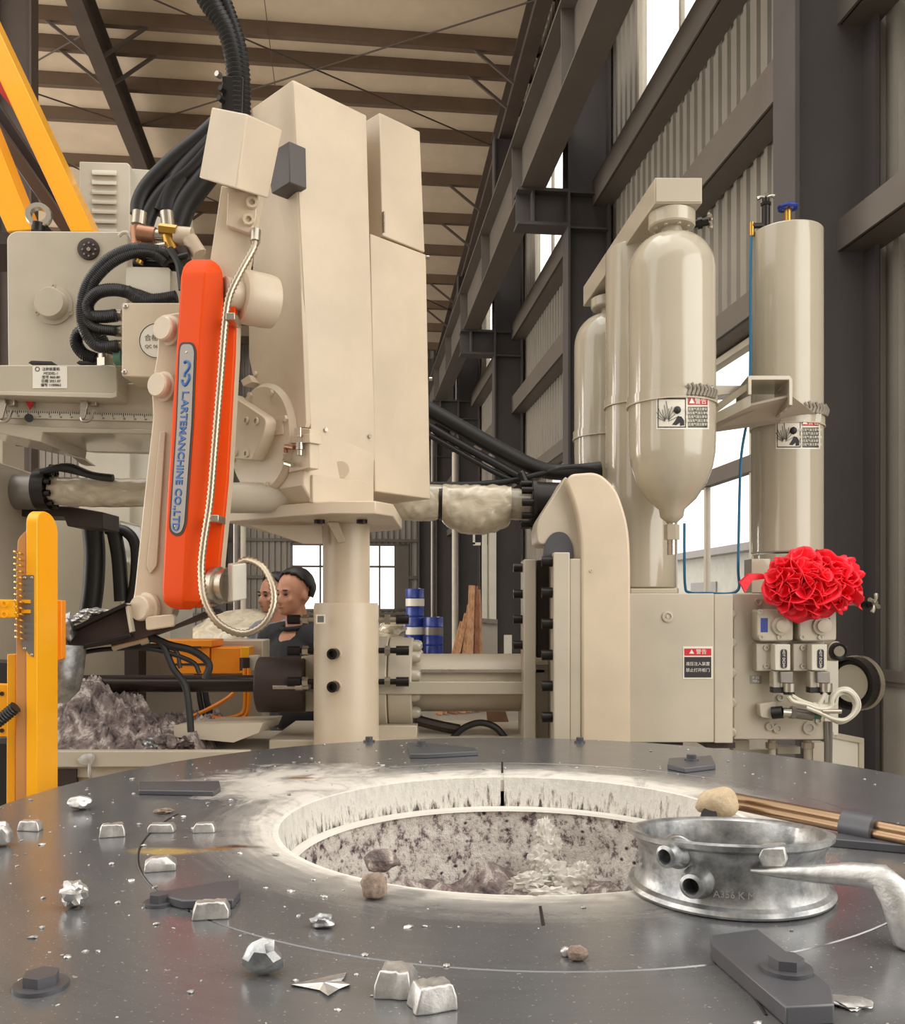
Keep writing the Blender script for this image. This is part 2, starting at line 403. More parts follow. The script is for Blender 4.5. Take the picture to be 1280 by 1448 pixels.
# steel columns of the side wall
def hcol(a0, a1, d, z0, z1, fl=.30, t=.03, mat='steelgrey'):
    """H column: flange faces towards +-a, web along a"""
    mb = MB(); bb(mb, a0, a0 + t, d - fl / 2, d + fl / 2, z0, z1); bb(mb, a1 - t, a1, d - fl / 2, d + fl / 2, z0, z1); bb(mb, a0 + t, a1 - t, d - .012, d + .012, z0, z1)
    return mb
for i, d in enumerate((5.6, 11.6, 17.6, 23.6, 29.6)):
    cr = root('wall_column', B(3.1, d, 0))
    hcol(2.80, 3.37, d, 0, min(12, roof_z(d) - .85), .30).build('column_shaft', 'steelgrey', cr)
    mb = MB()                                   # crane bracket with stiffeners
    for z0, z1 in ((6.96, 7.0), (6.52, 6.56)): bb(mb, 2.14, 2.8, d - .15, d + .15, z0, z1)
    bb(mb, 2.14, 2.8, d - .01, d + .01, 6.56, 6.96); bb(mb, 2.33, 2.36, d - .15, d + .15, 6.56, 6.96)
    mb.build('crane_bracket', 'steelgrey', cr)
    mb = MB(); bb(mb, 2.83, 3.34, d - .14, d + .14, 6.96, 6.985); bb(mb, 2.83, 3.34, d - .14, d + .14, 6.50, 6.525); mb.build('stiffener', 'steelgrey', cr)
gd = root('crane_runway_girder', B(2.35, 8, 7.0))
mb = MB(); bb(mb, 2.19, 2.51, 5, DB - .2, 7.0, 7.025); bb(mb, 2.34, 2.36, 5, DB - .2, 7.025, 7.87); bb(mb, 2.17, 2.53, 5, DB - .2, 7.87, 7.9); mb.build('girder_beam', 'girder', gd)
bb(MB(), 2.31, 2.39, 5, DB - .2, 7.9, 8.04).build('crane_rail', 'rust', gd)
mb = MB(); bb(mb, 2.53, 2.8, 5, DB - .2, 7.86, 7.89); mb.build('walkway_plate', 'girder', gd)
for k in range(9):
    for s in (-1, 1): bb(MB(), 2.35 + (.01 if s > 0 else -.15), 2.35 + (.15 if s > 0 else -.01), 6.4 + k * 2.9, 6.42 + k * 2.9, 7.03, 7.87).build('web_stiffener', 'girder', gd)
eb = root('trim_1', B(3.05, 12, 9.5))                     # eave strut along the column heads
mb = MB(); bb(mb, 2.95, 3.2, 5.6, DB - .2, 9.55, 9.58); bb(mb, 3.06, 3.09, 5.6, DB - .2, 9.2, 9.55); bb(mb, 2.95, 3.2, 5.6, DB - .2, 9.17, 9.2); mb.build('eave_strut', 'girder', eb)
# far wall
wb = root('wall_back', B(0, DB, 0))
ea = B(-1, 0, 0) - B(0, 0, 0)
bw = [(-5.45, -1.95, 1.45, 3.75)]
a = 4.0
while a > -26:
    c0 = a - 1
    cuts = [(0, roof_z(DB) - .02)]
    if -2.01 < c0 < 1.01: cuts = [(0, 1.45), (3.75, roof_z(DB) - .02)]
    for u, v_ in cuts: sheet(wb, B(a, DB - .02, u), ea, v_ - u, 'sheetback')
    a -= 1
for z in (1.35, 2.6, 3.85, 5.6, 7.4, 9.2): [bb(MB(), g0, g1, DB - .2, DB - .08, z - .05, z + .05).build('girt', 'girder', wb) for g0, g1 in (((-26, -2), (2, AW)) if 1.5 < z < 3.7 else ((-26, AW),))]
r_ = root('window_%d' % (wi + 1), B(0, DB, 1.45))
mb = MB()
for (x0, x1, z0, z1) in ((-2, 2, 1.45, 1.53), (-2, 2, 3.67, 3.75), (-2, -1.92, 1.45, 3.75), (1.5, 2, 1.45, 3.75)): bb(mb, x0, x1, DB - .1, DB, z0, z1)
mb.build('window_frame', 'girder', r_)
for k in (1, 2, 3): bb(MB(), -2 + k - .03, -2 + k + .03, DB - .08, DB - .03, 1.45, 3.75).build('mullion', 'girder', r_)
bb(MB(), -2, 2, DB - .08, DB - .03, 2.93, 3.0).build('transom', 'girder', r_)
for k in range(4):
    bb(MB(), -2 + k + .02, -1.02 + k, DB - .06, DB - .054, 1.5, 3.7).build('pane', 'glass', r_)
for i, a in enumerate((-11.0, -4.3, 2.55)):
    hcol(a - .25, a + .25, DB - .45, 0, 10, .3).build('back_column', 'steelgrey', wb)
for a, dd_ in ((-4.75, 13.6),):
    lc = root('inner_column', B(a, dd_, 0)); hcol(a - .25, a + .25, dd_, 0, 11.2, .3, mat='rust').build('column_shaft', 'rust', lc)
# ------------------------------------------------------------------ melting furnace with its round steel cover
TZ = 1.15; TC = V((.135, 1.95, TZ)); TR = 1.165; HR = .505
def T(px, py, up=0):                       # a point of the cover plate under a photo pixel
    return onp(px, py, (0, 0, TZ + up), (0, 0, 1))
def mk_table():
    t = NT('scuffed dark steel cover plate')
    tc = t.n('TexCoord'); sx = t.n('SeparateXYZ'); t.l(tc.outputs['Object'], sx.inputs[0]); X, Y = sx.outputs[0], sx.outputs[1]
    ang = t.math('ARCTAN2', Y, X)
    r = t.math('SQRT', t.math('ADD', t.math('MULTIPLY', X, X), t.math('MULTIPLY', Y, Y)))
    big = t.noise(3.5, 5, .6); mid = t.noise(14, 6, .65); fine = t.noise(120, 3, .6)
    cb = t.n('CombineXYZ'); t.l(t.math('MULTIPLY', ang, 1.6), cb.inputs[0]); t.l(t.math('MULTIPLY', r, 34), cb.inputs[1])
    arc = t.noise(2.0, 4, .6, vec=cb.outputs[0])                   # turning marks
    base = t.mix(big, srgb(98, 99, 103), srgb(128, 128, 130))
    base = t.mix(t.math('MULTIPLY', arc, .35), base, srgb(150, 148, 146))
    # aluminium dust specks
    sp = t.math('GREATER_THAN', t.noise(170, 2, .5), .69)
    sp2 = t.math('GREATER_THAN', t.math('ADD', t.noise(48, 3, .6), t.math('MULTIPLY', big, .12)), .765)
    base = t.mix(t.math('MULTIPLY', sp, .55), base, srgb(196, 192, 186)); base = t.mix(t.math('MULTIPLY', sp2, .6), base, srgb(214, 210, 204))
    # white release coating brushed around the mouth
    rr = t.math('ADD', r, t.math('MULTIPLY', t.math('SUBTRACT', mid, .5), .10)); rr = t.math('ADD', rr, t.math('MULTIPLY', t.math('SUBTRACT', arc, .5), .10))
    coat = t.ramp(rr, [(.53, g(1)), (.575, g(.45)), (.68, g(0))])
    # heavier smear towards the far left of the mouth
    dx = t.math('ADD', X, .50); dy = t.math('SUBTRACT', Y, .36)
    dd_ = t.math('SQRT', t.math('ADD', t.math('MULTIPLY', dx, dx), t.math('MULTIPLY', t.math('MULTIPLY', dy, dy), 1.3)))
    dd_ = t.math('ADD', dd_, t.math('MULTIPLY', t.math('SUBTRACT', t.noise(9, 6, .7, dist=1.2), .5), .5))
    sm = t.ramp(dd_, [(.05, g(1)), (.22, g(.75)), (.34, g(0))])
    coat = t.math('MAXIMUM', coat, sm)
    coat = t.math('MULTIPLY', coat, t.ramp(t.noise(7, 6, .7, dist=1), [(.28, g(.25)), (.5, g(1))]))
    base = t.mix(coat, base, srgb(206, 200, 190))
    # a brown burn with a yellow tail
    for (cx, cy, c, sz) in ((-.66, -.285, (216, 190, 120), .085), (-.56, -.265, (170, 122, 62), .05), (-.535, -.25, (84, 48, 32), .052), (-.53, .43, (150, 108, 66), .05)):
        ex = t.math('SUBTRACT', X, cx); ey = t.math('SUBTRACT', Y, cy)
        q = t.math('SQRT', t.math('ADD', t.math('MULTIPLY', ex, ex), t.math('MULTIPLY', t.math('MULTIPLY', ey, ey), 9)))
        q = t.math('ADD', q, t.math('MULTIPLY', t.math('SUBTRACT', mid, .5), .14))
        base = t.mix(t.ramp(q, [(sz * .4, g(.95)), (sz, g(0))]), base, srgb(*c))
    t.set(Base_Color=base, Metallic=t.math('MULTIPLY', t.math('SUBTRACT', 1, coat, True), .55))
    t.set(Roughness=t.math('ADD', t.math('ADD', t.math('MULTIPLY', mid, .14), .14), t.math('MULTIPLY', coat, .35)))
    t.bump(t.math('ADD', fine, t.math('MULTIPLY', arc, .8)), .05, .002)
    return t.m
M['table'] = mk_table()
def mk_lining(name, lo, mid, hi, cut):
    t = NT(name)
    tc = t.n('TexCoord'); sx = t.n('SeparateXYZ'); t.l(tc.outputs['Object'], sx.inputs[0]); X, Y, Z = sx.outputs
    ang = t.math('ARCTAN2', Y, X)
    cb = t.n('CombineXYZ'); t.l(t.math('MULTIPLY', ang, 20), cb.inputs[0]); t.l(t.math('MULTIPLY', Z, 9), cb.inputs[1])
    st = t.noise(1.6, 5, .7, vec=cb.outputs[0])
    cb2 = t.n('CombineXYZ'); t.l(t.math('MULTIPLY', ang, 11), cb2.inputs[0]); t.l(t.math('MULTIPLY', Z, 18), cb2.inputs[1])
    bl = t.noise(1.2, 6, .75, vec=cb2.outputs[0])
    return t, st, bl, Z
def mk_upper():
    t, st, bl, Z = mk_lining('white coated refractory collar', 0, 0, 0, 0)
    low = t.math('MULTIPLY', t.math('SUBTRACT', t.math('MULTIPLY', Z, -1), .025), 3.0)        # drips grow towards the ledge
    f = t.math('ADD', st, t.math('MULTIPLY', low, .9))
    col = t.ramp(f, [(.30, srgb(202, 198, 188)), (.60, srgb(224, 220, 210)), (.70, srgb(176, 170, 160)), (.76, srgb(74, 68, 66))])
    t.set(Base_Color=col, Roughness=.8); t.bump(bl, .5, .01); return t.m
def mk_lower():
    t, st, bl, Z = mk_lining('slag crusted crucible wall', 0, 0, 0, 0)
    v = t.n('TexVoronoi'); v.inputs['Scale'].default_value = 30; v.inputs['Randomness'].default_value = 1; t.l(t.co((1, 1, 1.2)), v.inputs['Vector'])
    f = t.math('ADD', t.math('MULTIPLY', bl, .7), t.math('MULTIPLY', t.noise(34, 6, .8), .3))
    col = t.ramp(f, [(.38, srgb(60, 48, 52)), (.44, srgb(134, 118, 118)), (.48, srgb(200, 192, 184)), (.58, srgb(226, 220, 212)), (.66, srgb(138, 122, 120))])
    pits = t.ramp(v.outputs['Distance'], [(.10, g(1)), (.24, g(0))])
    pits = t.math('MULTIPLY', pits, t.math('GREATER_THAN', t.noise(6, 3), .47))
    col = t.mix(pits, col, srgb(48, 38, 40))
    t.set(Base_Color=col, Roughness=.8); t.bump(f, .9, .02); return t.m
M['lining'] = mk_upper(); M['crust'] = mk_lower()
fu = thing('melting_furnace', 'round grey steel furnace cover plate strewn with aluminium scraps around an open white-lined crucible mouth', 'furnace', (TC.x, TC.y, 0))
SG = 128; SC2 = V((.142, 1.861, TZ)); SR = .7455        # the cover's joint circle is not concentric with the mouth
def ringplate(prof):
    mb = MB(); N = len(prof); vs = []
    for c, r_, z_ in prof: vs += [V((c.x + r_ * math.cos(2 * math.pi * i / SG), c.y + r_ * math.sin(2 * math.pi * i / SG), TZ + z_)) for i in range(SG)]
    return mb.add(vs, [(j * SG + k, j * SG + (k + 1) % SG, ((j + 1) % N) * SG + (k + 1) % SG, ((j + 1) % N) * SG + k) for j in range(N) for k in range(SG)])
ringplate([(SC2, SR - .001, -.05), (SC2, SR - .001, -.0015), (SC2, SR - .0025, 0), (TC, HR + .09, 0), (TC, HR + .035, -.002), (TC, HR + .012, -.008), (TC, HR, -.02), (TC, HR, -.05)]).build('cover_plate', 'table', fu, origin=TC, smooth=30)
ringplate([(TC, TR, -.05), (TC, TR, -.004), (TC, TR - .004, 0), (SC2, SR + .0025, 0), (SC2, SR + .001, -.0015), (SC2, SR + .001, -.05)]).build('outer_ring_plate', 'table', fu, origin=TC, smooth=30)
for k, (a0, a1) in enumerate(((-math.pi / 2 - .005, math.pi / 2), (math.pi / 2, 3 * math.pi / 2 - .005))):     # collar in two halves with open joints
    mb = MB(); n = 64; gap = .010; vs = []; fs = []
    pr = [(HR - .004, -.012), (HR - .007, -.05), (HR - .012, -.094), (HR + .05, -.094), (HR + .05, -.022), (HR + .006, -.012)]
    for i in range(n + 1):
        a = a0 + gap + (a1 - a0 - 2 * gap) * i / n
        vs += [TC + V((r_ * math.cos(a), r_ * math.sin(a), z_)) for r_, z_ in pr]
    m = len(pr)
    for i in range(n): fs += [(i * m + j, i * m + (j + 1) % m, (i + 1) * m + (j + 1) % m, (i + 1) * m + j) for j in range(m)]
    fs += [tuple(range(m)), tuple(range(n * m, n * m + m))]
    mb.add(vs, fs); mb.build('mouth_collar', 'lining', fu, origin=TC, smooth=30)
mb = MB(); n = 96; m = 16; vs = []; fs = []
for j in range(m + 1):
    z_ = -.094 - .26 * j / m
    for i in range(n):
        a = 2 * math.pi * i / n; r_ = HR - .022 - .05 * (j / m) ** 2 + .012 * noise.noise(V((math.cos(a) * 9, math.sin(a) * 9, z_ * 20))) * min(1, j / 2)
        vs.append(TC + V((r_ * math.cos(a), r_ * math.sin(a), z_)))
for j in range(m): fs += [(j * n + i, j * n + (i + 1) % n, (j + 1) * n + (i + 1) % n, (j + 1) * n + i) for i in range(n)]
mb.add(vs, fs); mb.build('crucible', 'crust', fu, origin=TC, smooth=180)
mb = MB(); mb.lathe((TC.x, TC.y, TZ), [(HR - .012, -.088), (HR - .026, -.091), (HR - .03, -.098), (HR - .012, -.1)], n=96, closed=True)
mb.build('ledge_ring', 'limewash', fu, origin=TC, smooth=30)
# frozen dross in the crucible
mb = MB(); n = 80; vs = []; fs = []; m = 26
for j in range(m + 1):
    for i in range(n):
        a = 2 * math.pi * i / n; r_ = (HR - .045) * j / m; x, y = r_ * math.cos(a), r_ * math.sin(a)
        hgt = -.30 + .05 * noise.noise(V((x * 5, y * 5, 1))) + .045 * noise.noise(V((x * 14, y * 14, 4))) + .03 * noise.noise(V((x * 38, y * 38, 9)))
        hgt += .05 * max(0, y / HR) ** 2 + .06 * math.exp(-((x - .13) ** 2 + (y + .05) ** 2) / .02)
        vs.append(TC + V((x, y, hgt)))
for j in range(m): fs += [(j * n + i, j * n + (i + 1) % n, (j + 1) * n + (i + 1) % n, (j + 1) * n + i) for i in range(n)]
mb.add(vs, fs); mb.build('dross_crust', 'slag', fu, origin=TC, smooth=180)
fd_ = MB()
for k, (x, y, z, sx_, sz_) in enumerate(((.10, .375, -.13, .022, .035), (.115, .37, -.165, .028, .03), (.09, .365, -.20, .03, .035), (.125, .35, -.225, .034, .03), (.06, .33, -.245, .045, .025), (.16, .32, -.24, .04, .032), (.19, .33, -.225, .025, .03), (.11, .28, -.262, .06, .02))):
    fd_.blob(TC + V((x, y, z)), (sx_, .010, sz_), k * 3 + 2, .55, 4.0, 4)
fd_.build('frozen_drip', 'limewash', fu, label='pale frozen splash of aluminium on the crucible wall')
MB().lathe((SC2.x, SC2.y, TZ - .05), [(.71, -.02), (.78, -.02), (.78, -.0005), (.71, -.0005)], n=SG, closed=True).build('joint_backing', 'black', fu)
mb = MB(); mb.cyl((TC.x, TC.y, .02), (TC.x, TC.y, TZ - .05), TR - .08, n=64, caps=False); mb.build('furnace_shell', 'beige_dim', fu)
mb = MB(); mb.cyl((TC.x, TC.y, 0), (TC.x, TC.y, .02), TR - .04, n=64); mb.build('base_ring', 'steelgrey', fu)
# keeper bars bolted on the cover
M['keeper'] = paint('dark oxide keeper bar', (88, 88, 92), .38, metal=.35)
def keeper(corners, h, bolts=(), mat='keeper'):
    k = MB().prism([T(x, y, h) for x, y in corners], (0, 0, -h + .0003)).build('keeper_bar', mat, fu, bevel=.002)
    for (x, y, r_) in bolts: bolt(k, T(x, y, h), (0, 0, 1), r_, .016, 'washer', 'keeper')
    return k
keeper([(944, 1081), (968, 1086), (1012, 1081), (1006, 1068), (946, 1072)], .014, [(978, 1075, .013)])
keeper([(580, 1066), (604, 1066), (676, 1062), (672, 1057), (604, 1050), (576, 1050)], .014, [(596, 1055, .013)])
keeper([(196, 1117), (302, 1119), (312, 1113), (310, 1104), (196, 1105)], .012)
keeper([(216, 1262), (258, 1273), (330, 1272), (340, 1258), (338, 1244), (310, 1246)], .014)
keeper([(1004, 1322), (1007, 1335), (1112, 1424), (1180, 1420), (1176, 1394), (1072, 1313)], .022, [(1112, 1372, .02)])
rail = MB().prism([T(x, y, .016) for x, y in ((1163, 1176), (1280, 1185), (1330, 1190), (1340, 1199), (1280, 1195), (1166, 1185))], (0, 0, -.0157)).build('guide_rail', 'keeper', fu, bevel=.002)
for (x, y, r_) in ((225, 1279, .015), (58, 1396, .021), (522, 1049, .013), (820, 1050, .012)):
    bolt(fu, T(x, y), (0, 0, 1), r_, .017, 'washer', 'keeper')
# scribed arcs and joints cut into the plate
ag = [math.radians(172 + 2.5 * k) for k in range(22)]
for pts in ([SC2 + V((math.cos(q), math.sin(q), 0)) * SR for q in ag], [T(x, y) for x, y in ((1035, 1360), (1050, 1390), (1072, 1418), (1084, 1436))]):
    MB().tube([p + V((0, 0, -.0005)) for p in pts], .0022, 6, 8).build('joint_gap', 'black', fu)
MB().prism([T(x, y, .0006) for x, y in ((762, 1281), (766, 1281), (771, 1308), (766, 1309))], (0, 0, -.002)).build('joint_gap', 'black', fu)
MB().prism([T(x, y, .0006) for x, y in ((709, 1077), (711.5, 1077), (712, 1092), (709, 1092))], (0, 0, -.002)).build('joint_gap', 'black', fu)
# ------------------------------------------------------------------ scraps, casting and burner lying on the cover
def ingot(p, L, wd, h, rot, seed, label, taper=.78, mat='alu', tilt=0):
    mb = MB(); rg = random.Random(seed); vs = []
    nx, ny = 7, 4
    for lay in range(3):
        k = (1, .96, taper)[lay]; z = (0, h * .55, h)[lay]
        for j in range(ny + 1):
            for i in range(nx + 1):
                x = (i / nx - .5) * L * k; y = (j / ny - .5) * wd * k
                ed = 1 if i in (0, nx) or j in (0, ny) else 0
                q = V((x, y, z)); q += V((rg.uniform(-1, 1), rg.uniform(-1, 1), rg.uniform(-1, 1) if lay else 0)) * h * (.055 if ed else .05)
                vs.append(q)
    W_ = nx + 1; S_ = W_ * (ny + 1); fs = []
    for j in range(ny):
        for i in range(nx):
            a = j * W_ + i; fs += [(a, a + W_, a + W_ + 1, a + 1), (2 * S_ + a, 2 * S_ + a + 1, 2 * S_ + a + W_ + 1, 2 * S_ + a + W_)]
    bd = [i for i in range(W_)] + [j * W_ + nx for j in range(1, ny + 1)] + [ny * W_ + i for i in range(nx - 1, -1, -1)] + [j * W_ for j in range(ny - 1, 0, -1)]
    for l in range(2):
        for a, b in zip(bd, bd[1:] + bd[:1]): fs.append((l * S_ + a, l * S_ + b, (l + 1) * S_ + b, (l + 1) * S_ + a))
    m = Matrix.Rotation(rot, 3, 'Z') @ Matrix.Rotation(tilt, 3, 'X')
    vs = [m @ v for v in vs]; mz = min(v.z for v in vs)
    mb.add([V(p) + v - V((0, 0, mz)) for v in vs], fs)
    return tag(mb.build('aluminium_scrap', mat, None, bevel=.0022, smooth=60, seg=3), label, 'metal scrap', 'aluminium scraps on the furnace cover')
def lump(p, sz, seed, label, mat='alu', amp=.7, fr=1.5, sub=3, rot=0):
    amp *= .62
    mb = MB().blob((0, 0, 0), sz, seed, amp, fr, sub, Matrix.Rotation(rot, 3, 'Z')); mz = min(v.z for v in mb.v)
    mb.v = [V(p) + v - V((0, 0, mz + .001)) for v in mb.v]
    return tag(mb.build('aluminium_scrap', mat, None, smooth=24), label, 'metal scrap', 'aluminium scraps on the furnace cover')
ingot(T(299, 1297), .052, .026, .024, .18, 1, 'long bright ingot scrap resting against the grey keeper bar')
ingot(T(229, 1176), .053, .026, .017, .05, 2, 'flat bright ingot scrap just above the yellow-brown burn stain')
ingot(T(159, 1182), .048, .030, .024, .3, 3, 'rounded ingot scrap outside the scribed arc, left of two others')
ingot(T(290, 1176), .043, .026, .018, .1, 4, 'small ingot scrap right of the flat one above the burn stain')
ingot(T(43, 1174), .046, .022, .020, -.1, 5, 'square-ended ingot scrap near the yellow guard')
ingot(T(227, 1229), .052, .036, .022, .25, 6, 'pointed ingot scrap below the yellow-brown burn stain', .5)
ingot(T(561, 1403), .044, .044, .030, -.15, 7, 'chunky cube-like ingot scrap left of the grooved pair', .72)
ingot(T(612, 1424), .050, .036, .028, .35, 8, 'chunky grooved ingot scrap at the very front of the cover', .75)
lump(T(372, 1378), (.025, .022, .022), 9, 'grey faceted aluminium lump standing alone at the front left', 'alucast', .55, 1.4, 2)
lump(T(106, 1284), (.020, .016, .019), 10, 'crumpled bright aluminium shard with an upright tip', amp=.9, fr=1.9)
lump(T(113, 1145), (.026, .020, .014), 11, 'small tilted aluminium scrap below the guard foot', amp=.6)
lump(T(-2, 1196), (.026, .02, .024), 12, 'aluminium lump cut off by the left edge of the picture', amp=.5)
lump(T(456, 1311), (.017, .013, .010), 13, 'small grey aluminium chip in front of the crucible mouth', 'alucast', .6)
lump(T(530, 1270), (.022, .020, .020), 14, 'pinkish brown dross lump on the front lip of the mouth', 'stone', .5, 1.3)
lump(T(540, 1232, -.02) , (.03, .026, .02), 15, 'dark dross lump hanging on the inner lip of the mouth', 'slag', .5, 1.5)
lump(T(818, 1358), (.013, .010, .010), 16, 'rust pink crumb beside a white bead near the front joint', 'stone', .5)
lump(T(800, 1352), (.007, .007, .007), 17, 'white bead beside the rust pink crumb', 'alu', .2)
lump(T(1204, 1422), (.022, .016, .004), 18, 'thin aluminium flake beside the big keeper bar', 'alu', .8, 2)
lump(T(232, 1150), (.02, .012, .006), 19, 'yellowish dross crumb at the head of the scribed arc', 'stone', .8, 2)
lump(T(225, 1118, .0), (.02, .012, .006), 23, 'flat white crumb beside the far left keeper bar', 'alu', .8, 2)
# torn foil
mb = MB(); px = [(412, 1392), (430, 1388), (448, 1384), (468, 1379), (490, 1375), (487, 1382), (483, 1387), (495, 1392), (480, 1398), (464, 1408), (452, 1400), (432, 1396)]
n = len(px); mb.add([T(x, y, .002 + .005 * R.random()) for x, y in px] + [T(458, 1389, .007)] + [T(x, y, .0004) for x, y in px],
       [(i, (i + 1) % n, n) for i in range(n)] + [tuple(range(2 * n, n, -1))] + [(i, n + 1 + i, n + 1 + (i + 1) % n, (i + 1) % n) for i in range(n)])
tag(mb.build('foil_flake', 'alu', smooth=0), 'torn arrow-shaped aluminium flake lying flat at the front', 'metal flake')
mb = MB()
for k in range(520):
    a = R.uniform(0, 2 * math.pi); r_ = TR * math.sqrt(R.uniform(.22, .98)); s = R.choice((.0012, .0016, .002, .003, .0045))
    p = V((TC.x + r_ * math.cos(a), TC.y + r_ * math.sin(a), TZ + s * .3))
    if p.y < .85: continue
    if p.x > 0 and R.random() < .6: continue
    mb.blob(p, (s * R.uniform(.8, 1.8), s, s * .5), k, .5, 1.5, 1, Matrix.Rotation(R.uniform(0, 3), 3, 'Z'))
o = mb.build('aluminium_dust', 'alu', None, kind='stuff', smooth=0); o['label'] = 'tiny aluminium specks scattered over the steel cover'; o['category'] = 'metal dust'
# die-cast ring housing
cs = thing('cast_housing', 'mottled silver die-cast aluminium ring housing with two ported bosses on the right of the mouth', 'casting', (.442, 1.446, TZ))
CC = V((.442, 1.446, TZ))
def ringmesh(prof, n=72, warp=.3, jit=0):
    mb = MB(); N = len(prof); vs = []
    for r_, z_ in prof:
        for i in range(n):
            a = 2 * math.pi * i / n; y = math.sin(a) * r_
            k = 1 - warp * (y + .157) / .31 * (z_ / .108) * .9
            vs.append(CC + V((math.cos(a) * r_, y, z_ * k)))
    fs = [(i * n + k, i * n + (k + 1) % n, ((i + 1) % N) * n + (k + 1) % n, ((i + 1) % N) * n + k) for i in range(N) for k in range(n)]
    return mb.add(vs, fs)
ringmesh([(.138, .0), (.150, .0), (.158, .002), (.160, .006), (.157, .012), (.149, .016), (.146, .022), (.143, .035), (.1425, .07), (.144, .080), (.148, .086), (.150, .094),
          (.157, .099), (.1575, .107), (.152, .110), (.146, .108), (.141, .100), (.136, .06), (.134, .012)]).build('ring_body', 'alucast', cs, smooth=35)
def boss(px, py, r0, r1, L):
    d0 = onp(px, py, (0, 1.31, 0), (0, 1, 0)); a = math.atan2(d0.y - CC.y, d0.x - CC.x)
    z = d0.z; dirn = V((math.cos(a), math.sin(a), 0)); p = V((CC.x, CC.y, z)) + dirn * .138
    b_ = MB().lathe(p, [(r1 * 1.35, -.004), (r1 * 1.3, .010), (r1, .018), (r1 * .95, L), (r0 * 1.15, L + .003), (r0, L), (r0 * .95, .004)], dirn, 28).build('port_boss', 'alucast', cs, smooth=40)
    MB().cyl(p + dirn * .004, p + dirn * .009, r0 * .98, n=20).build('port_bore', 'black', b_)
    # a raised pad around the root of the boss
    MB().blob(p - dirn * .004 , (.030, .012, .026), 2, .1, 1, 3, Matrix.Rotation(a + math.pi / 2, 3, 'Z')).build('boss_pad', 'alucast', b_)
boss(924, 1217, .010, .0175, .036); boss(980, 1252, .011, .0185, .034)
pad = MB(); pa = [W(x, y, 1.288) for x, y in ((1078, 1199), (1110, 1198), (1114, 1216), (1108, 1228), (1078, 1226), (1072, 1212))]
pad.prism(pa, (.012, .03, 0)).build('rim_lug', 'alu', cs, bevel=.003)
rp = [W(x, y, Y) for x, y, Y in ((1062, 1231, 1.300), (1100, 1234, 1.285), (1150, 1236, 1.265), (1205, 1236, 1.24), (1244, 1240, 1.22), (1272, 1268, 1.20), (1292, 1330, 1.19), (1306, 1400, 1.185))]
pr = MB(); N = len(rp); vs = []; wd = [.003, .007, .012, .016, .019, .027, .028, .028]; hd = [.004, .008, .012, .014, .016, .018, .018, .018]
for i, p in enumerate(rp):
    t_ = (rp[min(i + 1, N - 1)] - rp[max(i - 1, 0)]).normalized(); u_ = V((0, -1, .35)); u_ = (u_ - t_ * u_.dot(t_)).normalized(); s_ = t_.cross(u_)
    for k in range(10):
        a = 2 * math.pi * k / 10; vs.append(p + s_ * math.cos(a) * wd[i] + u_ * math.sin(a) * hd[i])
vs = [V((v.x, v.y, max(v.z, TZ + .0006))) for v in vs]
pr.add(vs, [(i * 10 + k, i * 10 + (k + 1) % 10, (i + 1) * 10 + (k + 1) % 10, (i + 1) * 10 + k) for i in range(N - 1) for k in range(10)] + [tuple(range(9, -1, -1)), tuple(range((N - 1) * 10, N * 10))])
pr.build('runner', 'alu', cs, smooth=40, label='pale tapering metal runner joined to the ring')
MB().prism([W(x, y, 1.238) for x, y in ((1194, 1224), (1246, 1226), (1248, 1256), (1196, 1252))], (0, .02, 0)).build('runner_block', 'alu', cs, bevel=.003)
for j, (tx, x, y) in enumerate((('ZL10', 913, 1253), ('FKT-L40', 921, 1261), ('A356 K M', 1040, 1268))):
    d0 = onp(x, y, (0, 1.30, 0), (0, 1, 0)); aa = max(-1, min(1, (d0.x - CC.x) / .1445)); ang = -math.acos(aa)
    p = CC + V((math.cos(ang) * .1440, math.sin(ang) * .1452, d0.z - TZ)); xd = V((-math.sin(ang), math.cos(ang), 0)); 
    text(cs, tx, p, xd, (0, 0, 1), .011 if j < 2 else .014, 'alu', 'cast_lettering', .0012)
# burner lance: three rods in a tape, refractory tip
bl = thing('burner_lance', 'twin bronze lance rods with black tape and a beige refractory tip lying behind the casting', 'lance', T(1150, 1160))
e0, e1 = T(1036, 1128, .035), T(1330, 1186, .035)
for k, off in enumerate(((0, .0, 0), (.0, -.022, -.012), (0, .02, -.014))):
    MB().cyl(e0 + V(off), e1 + V(off), .010 if k else .012, n=14).build('rod', 'rodcopper', bl)
c0, c1 = e0.lerp(e1, .595), e0.lerp(e1, .735)
MB().cyl(c0 + V((0, 0, -.010)), c1 + V((0, 0, -.010)), .0325, n=18).build('tape_wrap', 'keeper', bl)
MB().blob(T(1018, 1136, .038), (.045, .03, .034), 4, .3, 1.2, 3).build('refractory_tip', mk_slag('beige refractory', [(.3, srgb(168, 146, 118)), (.7, srgb(206, 188, 158))], 30, .3), bl)
MB().cyl(T(1003, 1160, .0), T(1003, 1152, .02), .02, .016, 12).build('tip_nozzle', 'black', bl)
